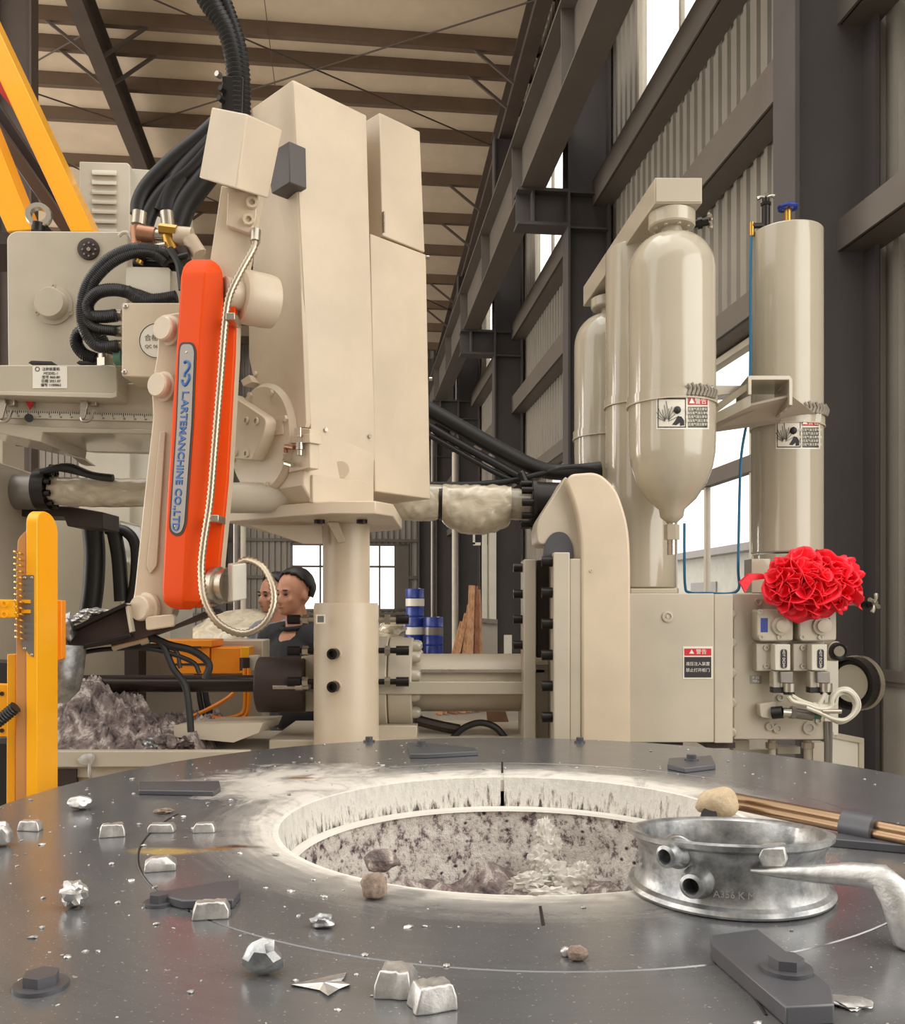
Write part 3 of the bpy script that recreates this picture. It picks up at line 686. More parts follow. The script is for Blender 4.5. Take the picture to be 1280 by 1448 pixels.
# ------------------------------------------------------------------ ladling robot
rb = thing('ladling_robot', 'beige ladling robot with tall box tower on a round post, bright orange arm cover', 'robot', (W(490, 900, 3.55).x, 3.55, 0))
px_ = W(490, 900, 3.55).x
def col(px0, px1, y0, y1, Y, n=40, mb=None, flare=None):
    x = ((px0 + px1) / 2 - 640) / F * Y; r_ = (px1 - px0) / 2 / F * Y
    z1 = H - (y0 - HY) / F * Y; z0 = H - (y1 - HY) / F * Y
    mb = mb or MB(); mb.cyl((x, Y, z0), (x, Y, z1), r_, n=n); return mb
col(457, 523, 716, 860, 3.55).build('post', 'beige', rb)
mb = MB(); mb.lathe((px_, 3.55, 0), [(.24, 0), (.24, .03), (.127, .03), (.127, 1.60), (.122, 1.615), (.09, 1.615)], n=48); mb.build('post_sleeve', 'beige', rb, smooth=30)
for (x, y) in ((476, 924), (476, 970)):
    p = onp(x, y, (0, 3.437, 0), (0, 1, 0)); d = V((p.x - px_, p.y - 3.55, 0)).normalized(); p = V((px_, 3.55, p.z)) + d * .126
    MB().cyl(p, p + d * .012, .025, n=18).build('bolt_seat', 'beige', rb); bolt(rb, p + d * .012, d, .021, .03, 'socket', 'blacksteel')
# set screws through the sleeve rim (left and right rows)
for y in (876, 920, 964):
    for s in (-1, 1):
        z = H - (y - HY) / F * 3.55; p = V((px_ + s * .120, 3.55, z)); L = .105 if s > 0 else .09
        sc = MB().cyl(p, p + V((s * L, 0, 0)), .0115, n=10).build('set_screw', 'steel' if y == 876 else 'blacksteel', rb)
        MB().lathe(p + V((s * (L - .03), 0, 0)), [(.012, 0), (.019, 0), (.019, .05), (.010, .05), (.010, .03)], (s, 0, 0), 14).build('screw_head', 'blacksteel', sc)
        MB().cyl(p + V((s * .03, 0, 0)), p + V((s * .052, 0, 0)), .02, n=6).build('lock_nut', 'steel', sc)
lb = MB().pbox(447, 869, 460, 882, 3.41, .004).build('size_tag', 'paper', rb); MB().pbox(449, 871, 458, 880, 3.4095, .001).build('tag_print', 'plate', lb)
# top plate (hexagonal slab seen from below) and gussets
zt = 1.965
def P(x, y, z): return V((x, y, z))
hexa = [(-.86, 3.42), (-.55, 3.20), (-.42, 3.12), (-.265, 3.12), (-.21, 3.22), (-.21, 3.75), (-.40, 3.95), (-.80, 3.95)]
MB().prism([P(x, y, zt - .045) for x, y in hexa], (0, 0, .045)).build('top_plate', 'beige', rb, bevel=.004)
MB().prism([W(350, 742, 3.38), W(456, 742, 3.46), W(456, 769, 3.46), W(428, 769, 3.44)], (0, .025, 0)).build('gusset', 'beige', rb, bevel=.003)
MB().prism([W(462, 738, 3.40), W(478, 738, 3.40), W(489, 766, 3.44), W(478, 768, 3.44)], (.0, .03, 0)).build('gusset', 'beige', rb, bevel=.003)
for x in (452, 512): bolt(rb, W(x, 729, 3.33), (0, 0, -1), .02, .03, 'socket', 'blacksteel', 'plate_bolt')
# tower: two faces meeting at a front corner, leaning a little
P0 = W(427, 360, 3.15); nr = V((.707, -.707, 0)); nl = V((-.707, -.707, 0))
def RF(x, y, back=0): return onp(x, y, P0 - nr * back, nr)
def LF(x, y, back=0): return onp(x, y, P0 - nl * back, nl)
tw = MB()
top = [RF(414, 112), RF(519, 163)]; bot = [RF(440, 612), RF(531, 652)]
lt = LF(358, 153); lb_ = LF(398, 604)
A, Bq, Cq, D = RF(414, 112), RF(519, 163), LF(356, 153), None
D = Bq + Cq - A
a2, b2, c2 = RF(434, 600), RF(528, 640), LF(399, 612); d2 = b2 + c2 - a2
tw.add([A, Bq, D, Cq, a2, b2, d2, c2], [(0, 1, 2, 3), (4, 7, 6, 5), (0, 4, 5, 1), (1, 5, 6, 2), (2, 6, 7, 3), (3, 7, 4, 0)])
tower = tw.build('tower_housing', 'beige', rb, bevel=.006)
# left face skin with the scalloped lower edge
sk = [(366, 285), (362, 180), (414, 116), (433, 598), (431, 604), (400, 606), (399, 575), (396, 556), (388, 546), (374, 546), (366, 544), (357, 528), (352, 505), (352, 440)]
MB().prism([LF(x, y, -.003) for x, y in sk], nl * -.02).build('side_cover', 'beige', rb, bevel=.002)
# right face panels proud of the box
rp_ = rnd([(415, 116), (518, 165), (531, 652), (449, 632), (440, 612)], 1.5)
MB().prism([RF(x, y, -.004) for x, y in rp_], nr * -.01).build('front_cover', 'beige', rb, bevel=.002)
lo = [RF(524, 330, .012), RF(603, 360, .012), RF(609, 706, .012), RF(530, 695, .012)]
MB().prism(lo, nr * -.26).build('rear_housing', 'beige', rb, bevel=.005)
up = [RF(537, 159, .015), RF(594, 186, .015), RF(601, 357, .015), RF(541, 333, .015)]
uh = MB().prism(up, nr * -.17).build('upper_rear_housing', 'beige', rb, bevel=.004)
MB().prism([RF(540, 300, .012), RF(541.5, 300, .012), RF(542, 330, .012), RF(540.5, 330, .012)], nr * .012).build('hinge', 'steel', uh)
for (x, y) in ((460, 608), (522, 617)): bolt(rb, RF(x, y, -.005), nr, .008, .008, 'hex', 'steel')
for (x, y) in ((603, 364), (607, 536)): bolt(rb, RF(x, y, .012), (1, 0, 0), .007, .012, 'hex', 'steel')
bolt(rb, LF(362, 529, -.003), nl, .010, .008, 'dome', 'beige')
# dark duct cover beside the tower
MB().prism([LF(x, y, -.075) for x, y in ((380, 248), (384, 214), (409, 199), (410, 258), (384, 274))], nl * -.07).build('duct_cover', 'steelgrey', rb, bevel=.004)
# tower foot casting
ft = [RF(430, 640, -.01), RF(441, 606, -.01), RF(530, 640, -.01), RF(529, 712, -.01), RF(442, 711, -.01), RF(428, 686, -.01)]
foot = MB().prism(ft, nr * -.24).build('tower_foot', 'beige', rb, bevel=.006)
MB().prism([RF(x, y, -.022) for x, y in ((442, 671), (529, 682), (529, 712), (442, 711))], nr * -.02).build('foot_step', 'beige', foot, bevel=.004)
MB().cyl(RF(482, 664, -.004), RF(482, 664, -.016), .03, n=24).build('foot_boss', 'beige', foot)
# gearbox disc and crank plate on the left of the tower
gc = LF(368, 622, -.02)
gb = MB().lathe(gc + nl * -.14, [(.205, 0), (.205, .13), (.19, .145), (.10, .145)], nl, 48).build('gearbox', 'beige', rb, smooth=30)
for k in range(8):
    a = k * math.pi / 4 + .3; u = V((.707, -.707, 0)); p = gc + (u * math.cos(a) + V((0, 0, 1)) * math.sin(a)) * .178 + nl * .004
    bolt(gb, p, nl, .012, .012, 'hex', 'beige', 'gearbox_bolt')
cr = rnd([(322, 556), (352, 575), (377, 592), (373, 612), (356, 650), (324, 648), (316, 600)], [2, 6, 8, 6, 2, 2, 2])
crank = MB().prism([LF(x, y, -.075) for x, y in cr], nl * -.06).build('crank_plate', 'beige', rb, bevel=.004)
for (x, y) in ((350, 595), (364, 596), (335, 640), (350, 642)): bolt(crank, LF(x, y, -.073), nl, .014, .010, 'socket', 'beige', 'crank_bolt')
lg = MB().prism([LF(x, y, -.03) for x, y in ((386, 590), (399, 588), (400, 614), (388, 616))], nl * -.03).build('lug_plate', 'beige', rb, bevel=.002)
for (x, y) in ((389, 595), (389, 611)): bolt(lg, LF(x, y, -.028), nl, .005, .004, 'hex', 'beige')
MB().prism([LF(x, y, -.03) for x, y in ((340, 538), (352, 530), (357, 540), (344, 546))], nl * -.05).build('lug_block', 'beige', rb, bevel=.002)
# grease fittings between tower and foot
gf = MB().prism([LF(x, y, -.012) for x, y in ((412, 604), (438, 606), (438, 662), (408, 668))], nl * -.04).build('valve_bracket', 'beige', rb, bevel=.003)
MB().cyl(LF(424, 636, -.03), LF(424, 626, -.03), .014, n=10).cyl(LF(424, 644, -.03), LF(424, 637, -.03), .011, n=10).cyl(LF(424, 618, -.03), LF(424, 605, -.03), .008, n=10).build('grease_fitting', 'steel', gf)
MB().cyl(LF(404, 631, -.03), LF(416, 633, -.03), .008, n=8).cyl(LF(404, 629, -.03), LF(404, 640, -.03), .007, n=8).build('grease_nipple', 'copper', gf)
MB().cyl(LF(404, 655, -.03), LF(414, 658, -.03), .009, n=8).build('grease_nipple', 'steel', gf)
MB().prism([LF(x, y, -.02) for x, y in ((408, 617), (438, 613), (438, 626), (408, 627))], nl * -.05).build('valve_flange', 'beige', gf, bevel=.002)
MB().cyl(W(322, 704, 3.25), W(436, 704, 3.32), .055, n=28).build('cross_shaft', 'beige_dim', rb)
# pivot hub of the arm
hb = W(361, 423, 3.02); hd = V((-.80, -.60, 0))
MB().lathe(hb - hd * .06, [(.085, 0), (.088, .02), (.088, .10), (.08, .115), (.05, .115), (.05, .17)], hd, 36).build('pivot_hub', 'beige', rb, smooth=30)
# upper link and head box
ul = rnd([(313, 262), (368, 274), (358, 336), (345, 400), (298, 400), (297, 368)], 2)
link = MB().fp(ul, 2.96, .05).build('upper_link', 'beige', rb, bevel=.003)
lp = MB().fp(rnd([(322, 272), (364, 270), (362, 306), (355, 330), (320, 318)], 2), 2.93, .03).build('link_plate', 'beige', link, bevel=.003)
for (x, y) in ((357, 289), (352, 313)): MB().lathe(W(x, y, 2.93), [(.018, 0), (.018, .02), (.010, .02), (.009, .008)], (0.15, -1, 0), 18).build('link_bolt', 'beige', link)
def hexa8(t, b, name, mat, parent, bevel):
    T_ = [W(*p) for p in t]; B_ = [W(*p) for p in b]; T_.append(T_[0] + T_[2] - T_[1]); B_.append(B_[0] + B_[2] - B_[1])
    return MB().add(T_ + B_, [(0, 1, 2, 3), (4, 7, 6, 5), (0, 4, 5, 1), (1, 5, 6, 2), (2, 6, 7, 3), (3, 7, 4, 0)]).build(name, mat, parent, bevel=bevel)
hexa8([(299, 151, 2.86), (349, 161, 2.80), (400, 184, 2.92)], [(281, 251, 2.86), (334, 267, 2.80), (380, 281, 2.92)], 'head_box', 'beige', rb, .005)
# second beige link with pin caps
l2 = rnd([(224, 446), (262, 440), (258, 560), (245, 870), (226, 884), (196, 880), (186, 856), (190, 836), (204, 700), (216, 590), (214, 548), (222, 500)], [8, 4, 4, 8, 10, 12, 10, 6, 4, 6, 6, 4])
sl = MB().fp(l2, 3.0, .07).build('rear_link', 'beige', rb, bevel=.008)
MB().fp(rnd([(226, 610), (234, 610), (222, 800), (212, 812), (207, 800)], 3), 2.992, .02).build('link_rib', 'beige', sl, bevel=.003)
for (x, y, r_) in ((236, 467, .040), (228, 546, .040), (203, 858, .042)):
    cp = MB().lathe(W(x + 7, y + 2, 3.01), [(r_ * 1.25, 0), (r_ * 1.25, .016), (r_ * 1.02, .020), (r_, .042), (r_ * .9, .048), (.0, .048)], (-.42, -.90, 0), 32).build('pin_cap', 'beige', sl, smooth=30)
# orange arm cover
def lerp_tab(tab, y):
    for (y0, x0), (y1, x1) in zip(tab, tab[1:]):
        if y <= y1: return x0 + (x1 - x0) * (y - y0) / (y1 - y0)
    return tab[-1][1]
Lx = [(367, 272), (371, 265), (378, 259), (392, 256), (427, 254), (564, 245), (743, 234), (833, 229.5), (850, 231), (858, 238), (862, 250)]
Rg = [(367, 290), (372, 291), (395, 289), (427, 286), (708, 266), (840, 259), (862, 258)]
Rr = [(367, 298), (374, 309), (384, 314), (400, 316), (427, 316), (580, 304), (730, 294), (840, 287), (852, 284), (862, 270)]
ys = [367, 369, 372, 376, 381, 386, 392, 400, 427, 480, 564, 650, 743, 800, 833, 843, 850, 855, 859, 862]
mb = MB(); vs = []; n = 5
for i, y in enumerate(ys):
    e = min(1, (y - 360) / 26, (872 - y) / 24); dz = .055 * (e ** .5)
    vs += [W(lerp_tab(Lx, y), y, 2.97), W(lerp_tab(Lx, y) + 1, y, 2.97 - dz * .72), W(lerp_tab(Rg, y), y, 2.97 - dz * 1.3), W(lerp_tab(Rr, y), y, 2.97 - dz * .8), W(lerp_tab(Rr, y), y, 2.97)]
N = len(ys); fs = [(i * n + k, i * n + (k + 1) % n, (i + 1) * n + (k + 1) % n, (i + 1) * n + k) for i in range(N - 1) for k in range(n)] + [tuple(range(n)), tuple(range((N - 1) * n, N * n))]
cover = mb.add(vs, fs).build('arm_cover', 'orange', rb, bevel=.004, smooth=25)
MB().fp(rnd([(308, 428), (333, 427), (331, 500), (321, 680), (305, 846), (296, 855), (275, 860), (275, 800)], [3, 5, 3, 3, 8, 4, 4, 3]), 2.955, .03).build('cover_flange', 'orange', cover, bevel=.003)
MB().fp(rnd([(262, 372), (305, 372), (317, 420), (336, 424), (334, 500), (324, 680), (308, 848), (298, 858), (240, 862), (256, 500)], 4), 2.985, .06).build('arm_beam', 'beige', rb, bevel=.004)
# nameplate on the left facet
fn = V((-.25, -.97, 0)).normalized()
def CF(x, y, up=0):
    xl, xr = lerp_tab(Lx, y), lerp_tab(Rg, y); q = (x - xl - 1) / (xr - xl - 1); dz = .055 * min(1, (y - 360) / 26, (872 - y) / 24) ** .5
    return W(x, y, 2.97 - dz * (.72 + .58 * q) - up)
npx = rnd([(257, 487), (272, 487), (275, 497), (271, 600), (261, 740), (257, 752), (250, 755), (243, 750), (242, 738), (251, 600), (255, 497)], [6, 6, 4, 0, 4, 5, 5, 5, 4, 0, 4])
npl = MB().prism([CF(x, y, .0015) for x, y in npx], fn * .0025).build('nameplate', 'plate', cover, label='grey oblong nameplate with blue lettering')
mb = MB().prism([CF(x, y, .0002) for x, y in rnd([(255, 484), (274, 484), (278, 497), (274, 600), (264, 742), (258, 756), (249, 759), (240, 752), (239.5, 738), (249, 600), (253, 497)], [6, 6, 4, 0, 4, 5, 5, 5, 4, 0, 4])], fn * .0018).build('plate_rim', 'darkbrown', npl)
xd = CF(249.5, 700, .005) - CF(259, 570, .005)
text(npl, 'L.ARTEMANCHINE CO.,LTD', CF(254.5, 652, .0065), xd, (CF(266, 640, .005) - CF(246, 640, .005)), .0365, 'inkblue', bold=.0008)
for sgn in (0, 1):                      # the plate's emblem: two hooked S strokes
    q = [(260.5, 513), (264.5, 511), (268, 515), (267, 521), (262, 528), (261, 533)] if not sgn else [(267, 529), (267.5, 536), (262, 545), (258, 541), (258, 537)]
    MB().tube([CF(x, y, .0045) for x, y in q], .0048, 6, 5).build('emblem', 'inkblue', npl)
for (x, y) in ((264, 498), (248, 744)): bolt(npl, CF(x, y, .004), fn, .004, .002, 'dome', 'steel', 'rivet')
# flexible conduit down the cover, looping into the wrist box
cd = [(362, 333, 2.93), (359, 350, 2.91), (340, 385, 2.89), (324, 420, 2.88), (318, 460, 2.88), (313, 520, 2.88), (308, 580, 2.88), (303, 640, 2.88), (297, 710, 2.87), (288, 770, 2.86), (285, 810, 2.85), (290, 850, 2.82), (310, 882, 2.80), (343, 896, 2.80), (372, 884, 2.80), (387, 856, 2.81), (385, 826, 2.83), (372, 802, 2.86), (352, 792, 2.89), (338, 796, 2.90)]
MB().ribbed([W(*p) for p in cd], .0115, .015, .0017, 9).build('metal_conduit', 'conduit', rb, smooth=60)
for (x, y) in ((323, 447), (300, 733)):
    cl_ = MB().pbox(x - 4, y - 5, x + 9, y + 5, 2.862, .09).build('conduit_clip', 'steel', rb, bevel=.002); bolt(cl_, W(x + 12, y + 2, 2.92), (0, -1, 0), .007, .008, 'hex', 'brass')
MB().cyl(W(362, 326, 2.93), W(361, 342, 2.92), .0165, n=12).build('conduit_gland', 'steel', rb)
wb_ = MB().lathe(W(304, 828, 2.97), [(.062, 0), (.062, .02), (.05, .025), (.05, .035), (.058, .04), (.058, .055)], (1, -.35, 0), 30).build('wrist_flange', 'steel', rb)
hexa8([(322, 797, 2.93), (329, 799, 2.86), (349, 796, 2.88)], [(322, 852, 2.93), (328, 851, 2.86), (349, 847, 2.88)], 'wrist_box', 'white', rb, .004)
# dark lower arm carrying the ladle
la = rnd([(88, 893), (178, 852), (216, 882), (244, 885), (300, 860), (306, 866), (200, 903), (100, 920)], [3, 2, 4, 4, 2, 2, 4, 3])
low = MB().fp(la, 2.98, .10).build('ladle_arm', 'darkbrown', rb, bevel=.004, label='dark scorched lower arm')
MB().fp(rnd([(205, 872), (246, 868), (246, 886), (206, 892)], 5), 2.96, .03).build('arm_knuckle', 'beige', low, bevel=.004)
MB().fp([(88, 893), (176, 852), (180, 856), (92, 898)], 2.94, .05).build('arm_rim', 'blacksteel', low, bevel=.002)
MB().fp([(102, 915), (184, 896), (185, 901), (102, 921)], 2.95, .04).build('arm_rim', 'blacksteel', low, bevel=.002)
MB().fp([(176, 853), (180, 853), (187, 893), (183, 895)], 2.95, .04).build('arm_end_plate', 'beige_dim', low, bevel=.002)
MB().blob(W(118, 871, 2.95), (.028, .03, .012), 3, .6, 2, 3).blob(W(134, 864, 2.95), (.035, .03, .010), 4, .6, 2, 3).blob(W(100, 878, 2.96), (.03, .02, .008), 9, .6, 2, 2).build('aluminium_splash', 'alu', low)
mb = MB()
mb.lathe(W(86, 948, 2.96), [(.0, -.11), (.035, -.10), (.065, -.06), (.072, .0), (.070, .09), (.062, .09), (.06, .0), (.0, -.08)], (.12, 0, 1), 26)
MB_l = mb.build('ladle_cup', 'alucast', low, smooth=50, label='pale crusted ladle cup')
MB().blob(W(92, 888, 2.95), (.03, .03, .05), 12, .6, 1.6, 3).build('ladle_crust', 'alucast', low)
# hoses hanging under the lower arm
for pts, r_ in (([(205, 902), (222, 905), (232, 915), (245, 945), (262, 970), (268, 1010), (270, 1035)], .012), ([(213, 900), (240, 912), (272, 920), (295, 938), (291, 960)], .013), ([(104, 925), (150, 918), (215, 918), (270, 935), (282, 952)], .008), ([(150, 908), (200, 912), (246, 918), (255, 945)], .007)):
    MB().tube([W(x, y, 3.02) for x, y in pts], r_, 8, 6).build('arm_hose', 'black', rb)
MB().cyl(W(160, 915, 3.02), W(200, 905, 3.02), .015, n=12).cyl(W(200, 905, 3.02), W(212, 902, 3.02), .022, n=12).build('small_cylinder', 'steel', low)
# black cable bundle from the roof to the head, hoses from the tower towards the valve block
for pts, r_ in (([(285, -60), (300, 0), (322, 45), (335, 100), (338, 170)], .032), ([(262, -60), (290, 0), (318, 42), (331, 100), (331, 165)], .026), ([(296, -60), (318, 0), (338, 60), (345, 110), (346, 170)], .02), ([(276, -60), (310, 10), (329, 60), (340, 110), (341, 170)], .02)):
    MB().ribbed([W(x, y, 3.05) for x, y in pts], r_, .016, .003, 10).build('cable_conduit', 'black', rb, smooth=60)
MB().fp(rnd([(314, 106), (345, 108), (343, 165), (312, 158)], 3), 3.02, .1).build('cable_clamp', 'blacksteel', rb, bevel=.004)
for (x, y) in ((312, 108), (317, 128), (315, 142)): bolt(rb, W(x, y, 3.02), (-.5, -1, 0), .010, .02, 'hex', 'steel' if y < 110 else 'blacksteel')
# ------------------------------------------------------------------ injection unit of the die casting machine
iu = thing('injection_unit', 'cream injection unit with curved gooseneck frame, thick horizontal cylinder and film wrapped tie bar', 'machine frame', (W(840, 900, 3.5).x, 3.6, 0))
# gooseneck: front plate, cheek, foot
fr = rnd([(823, 1130), (822, 760), (814, 715), (800, 680), (808, 670), (846, 667), (872, 690), (889, 740), (892, 790), (892, 1130)], [0, 30, 25, 8, 8, 14, 22, 25, 25, 0], 6)
MB().fp(fr, 3.38, .34).build('gooseneck_frame', 'beige', iu, bevel=.018, smooth=30, seg=3)
ck = rnd([(783, 1130), (783, 770), (760, 770), (758, 740), (790, 690), (800, 672), (812, 690), (826, 760), (826, 1130)], [0, 4, 8, 14, 6, 6, 14, 10, 0], 5)
MB().fp(ck, 3.44, .24).build('gooseneck_cheek', 'beige_dim', iu, bevel=.01)
MB().fp(rnd([(768, 788), (770, 768), (782, 752), (800, 752), (810, 768), (812, 790)], [3, 10, 12, 12, 10, 3]), 3.435, .01).build('cheek_recess', 'keeper', iu)
MB().fp([(783, 781), (806, 781), (806, 1130), (783, 1130)], 3.37, .10).build('clamp_plate', 'cab', iu, bevel=.004)
MB().fp([(806, 790), (822, 790), (822, 1130), (806, 1130)], 3.39, .10).build('clamp_plate_rear', 'beige_dim', iu, bevel=.004)
MB().fp([(741, 791), (758, 791), (758, 1130), (741, 1130)], 3.52, .16).build('back_plate', 'cab', iu, bevel=.004)
MB().fp([(759, 792), (783, 792), (783, 930), (759, 930)], 3.6, .04).build('slide_block', 'darkbrown', iu, bevel=.004)
for y in (794, 838, 882, 926, 970, 1014): bolt(iu, W(783, y, 3.41), (-1, 0, 0), .020, .045, 'socket', 'blacksteel')
for y in (803, 840, 876, 912): bolt(iu, W(741, y, 3.60), (-1, 0, 0), .018, .042, 'socket', 'blacksteel')
bolt(iu, W(836, 807, 3.38), (0, -1, 0), .006, .004, 'socket', 'beige')
# tie bars: film wrapped tubes right and left of the robot, black nut
z = H - (712 - HY) / F * 3.85
tb = MB().cyl(W(545, 704, 3.85), W(752, 714, 3.85), .067, n=32).build('tie_bar', 'tank', iu)
def wrinkled(p0, p1, r_, name, parent, amp=.006, belly=None, n=40, m=36, seed=0):
    mb = MB(); p0, p1 = V(p0), V(p1); d = (p1 - p0).normalized(); a = d.cross(V((0, 0, 1))).normalized(); b = a.cross(d); vs = []
    for i in range(m + 1):
        c = p0.lerp(p1, i / m); t = i / m
        for k in range(n):
            an = 2 * math.pi * k / n; q = noise.noise(V((t * 9 + seed, math.cos(an) * 2.4, math.sin(an) * 2.4 + t * 5))); q2 = noise.noise(V((t * 13, math.cos(an) * 4, math.sin(an) * 4 + seed)))
            r2 = r_ + amp * q + amp * .5 * q2
            if belly: s = max(0, -math.sin(an)); r2 += belly * s ** 1.5 * math.sin(math.pi * t) ** .6
            vs.append(c + (a * math.cos(an) + b * math.sin(an)) * r2)
    fs = [(i * n + k, i * n + (k + 1) % n, (i + 1) * n + (k + 1) % n, (i + 1) * n + k) for i in range(m) for k in range(n)]
    return mb.add(vs, fs).build(name, 'film', parent, smooth=180)
fw = wrinkled(W(626, 711, 3.85), W(722, 713, 3.85), .078, 'film_sleeve', tb, .006, .055)
wrinkled(W(548, 706, 3.85), W(621, 711, 3.85), .072, 'film_sleeve', tb, .004, .012, seed=4)
MB().cyl(W(621, 711, 3.85), W(626, 711, 3.85), .074, n=32).build('bar_joint', 'blacksteel', tb)
MB().cyl(W(728, 713, 3.85), W(756, 714, 3.85), .068, n=32).build('bar_collar', 'tank', tb)
MB().cyl(W(750, 714, 3.80), W(800, 716, 3.80), .098, n=40).build('tie_bar_nut', 'blacksteel', iu)
MB().cyl(W(752, 714, 3.80), W(757, 714, 3.80), .112, n=40).build('nut_flange', 'blacksteel', iu)
for k in range(10):
    a = k * math.pi / 5; p = W(753, 714, 3.80) + V((0, math.cos(a) * .088, math.sin(a) * .088)); bolt(iu, p, (-1, 0, 0), .015, .05, 'socket', 'blacksteel', 'nut_bolt')
# injection cylinder with flanges and rail
Yc = 3.78
cy = H - (965 - HY) / F * Yc
MB().cyl(W(528, 965, Yc), W(778, 965, Yc), .120, n=56).build('injection_cylinder', 'beige_dim', iu)
MB().cyl(W(552, 965, Yc), W(585, 965, Yc), .188, n=64).build('cylinder_flange', 'cab', iu, bevel=.006)
MB().cyl(W(524, 965, Yc), W(551, 965, Yc), .192, n=64).build('cylinder_flange', 'cab', iu, bevel=.006)
for k in range(12):
    a = k * math.pi / 6 + .26; p = W(585, 965, Yc) + V((0, -math.cos(a) * .158, math.sin(a) * .158)); bolt(iu, p, (1, 0, 0), .024, .036, 'dome', 'tank', 'flange_bolt')
MB().prism([W(530, 964, 3.585), W(751, 964, 3.585), W(751, 982, 3.585), W(530, 982, 3.585)], (0, .10, 0)).build('guide_rail', 'tank', iu, bevel=.003)
MB().prism([W(596, 947, 3.64), W(770, 947, 3.64), W(770, 951, 3.64), W(596, 951, 3.64)], (0, .05, 0)).build('sensor_rod', 'steel', iu)
# plunger rod to the left, brown coupling
MB().cyl(W(70, 967, 3.72), W(368, 967, 3.72), .034, n=28).build('plunger_rod', 'rod', iu)
MB().pbox(95, 955, 368, 959, 3.70, .02).build('rod_strip', 'darkbrown', iu)
cpl = MB().cyl(W(366, 968, 3.66), W(434, 968, 3.66), .112, n=44).build('rod_coupling', 'darkbrown', iu, bevel=.006)
MB().cyl(W(386, 972, 3.55), W(436, 972, 3.55), .009, n=10).cyl(W(418, 972, 3.55), W(428, 972, 3.55), .014, n=10).build('sensor_pin', 'steel', cpl)
MB().pbox(426, 928, 446, 962, 3.63, .12).build('coupling_bracket', 'beige_dim', iu, bevel=.004)
MB().pbox(426, 978, 446, 1006, 3.63, .12).build('coupling_bracket', 'beige_dim', iu, bevel=.004)
# bed beam under the cylinder
MB().pbox(380, 1046, 900, 1120, 3.55, .6).build('machine_bed', 'beige_dim', iu, bevel=.006)
MB().pbox(528, 1026, 590, 1046, 3.62, .2).build('bed_pad', 'beige_dim', iu, bevel=.004)
MB().tube([W(x, y, 3.72) for x, y in ((588, 1018), (620, 1026), (650, 1032))], .022, 8, 5).build('bed_hose', 'darkbrown', iu)
MB().tube([W(x, y, 3.66) for x, y in ((640, 1044), (655, 1030), (678, 1022), (700, 1028), (715, 1044))], .014, 8, 6).build('bed_hose', 'black', iu)
MB().prism([W(x, y, 4.1) for x, y in ((688, 1006), (715, 1006), (720, 1022), (712, 1045), (690, 1030))], (0, .05, 0)).build('guard_flap', 'card', iu)
MB().pbox(738, 1008, 760, 1050, 3.62, .2).build('bed_post', 'cab', iu, bevel=.003)
MB().pbox(757, 940, 783, 1046, 3.64, .1).build('end_plate', 'beige_dim', iu, bevel=.003)
# black hoses falling from the tower to the gooseneck
for pts, r_ in (([(590, 570), (640, 598), (700, 632), (760, 662), (800, 668), (850, 664)], .036), ([(590, 592), (640, 622), (700, 655), (745, 680)], .018), ([(590, 606), (640, 634), (700, 668), (738, 684)], .012), ([(605, 686), (660, 686), (710, 682), (750, 674), (800, 662), (846, 664)], .016)):
    MB().tube([W(x, y, 3.98 if r_ > .02 else 3.96) for x, y in pts], r_, 10, 6).build('hydraulic_hose', 'black', iu)
for (x, y) in ((744, 684), (741, 676), (748, 692)): MB().cyl(W(x - 4, y - 8, 3.9), W(x + 3, y + 8, 3.9), .016, n=8).build('hose_fitting', 'blacksteel', iu)
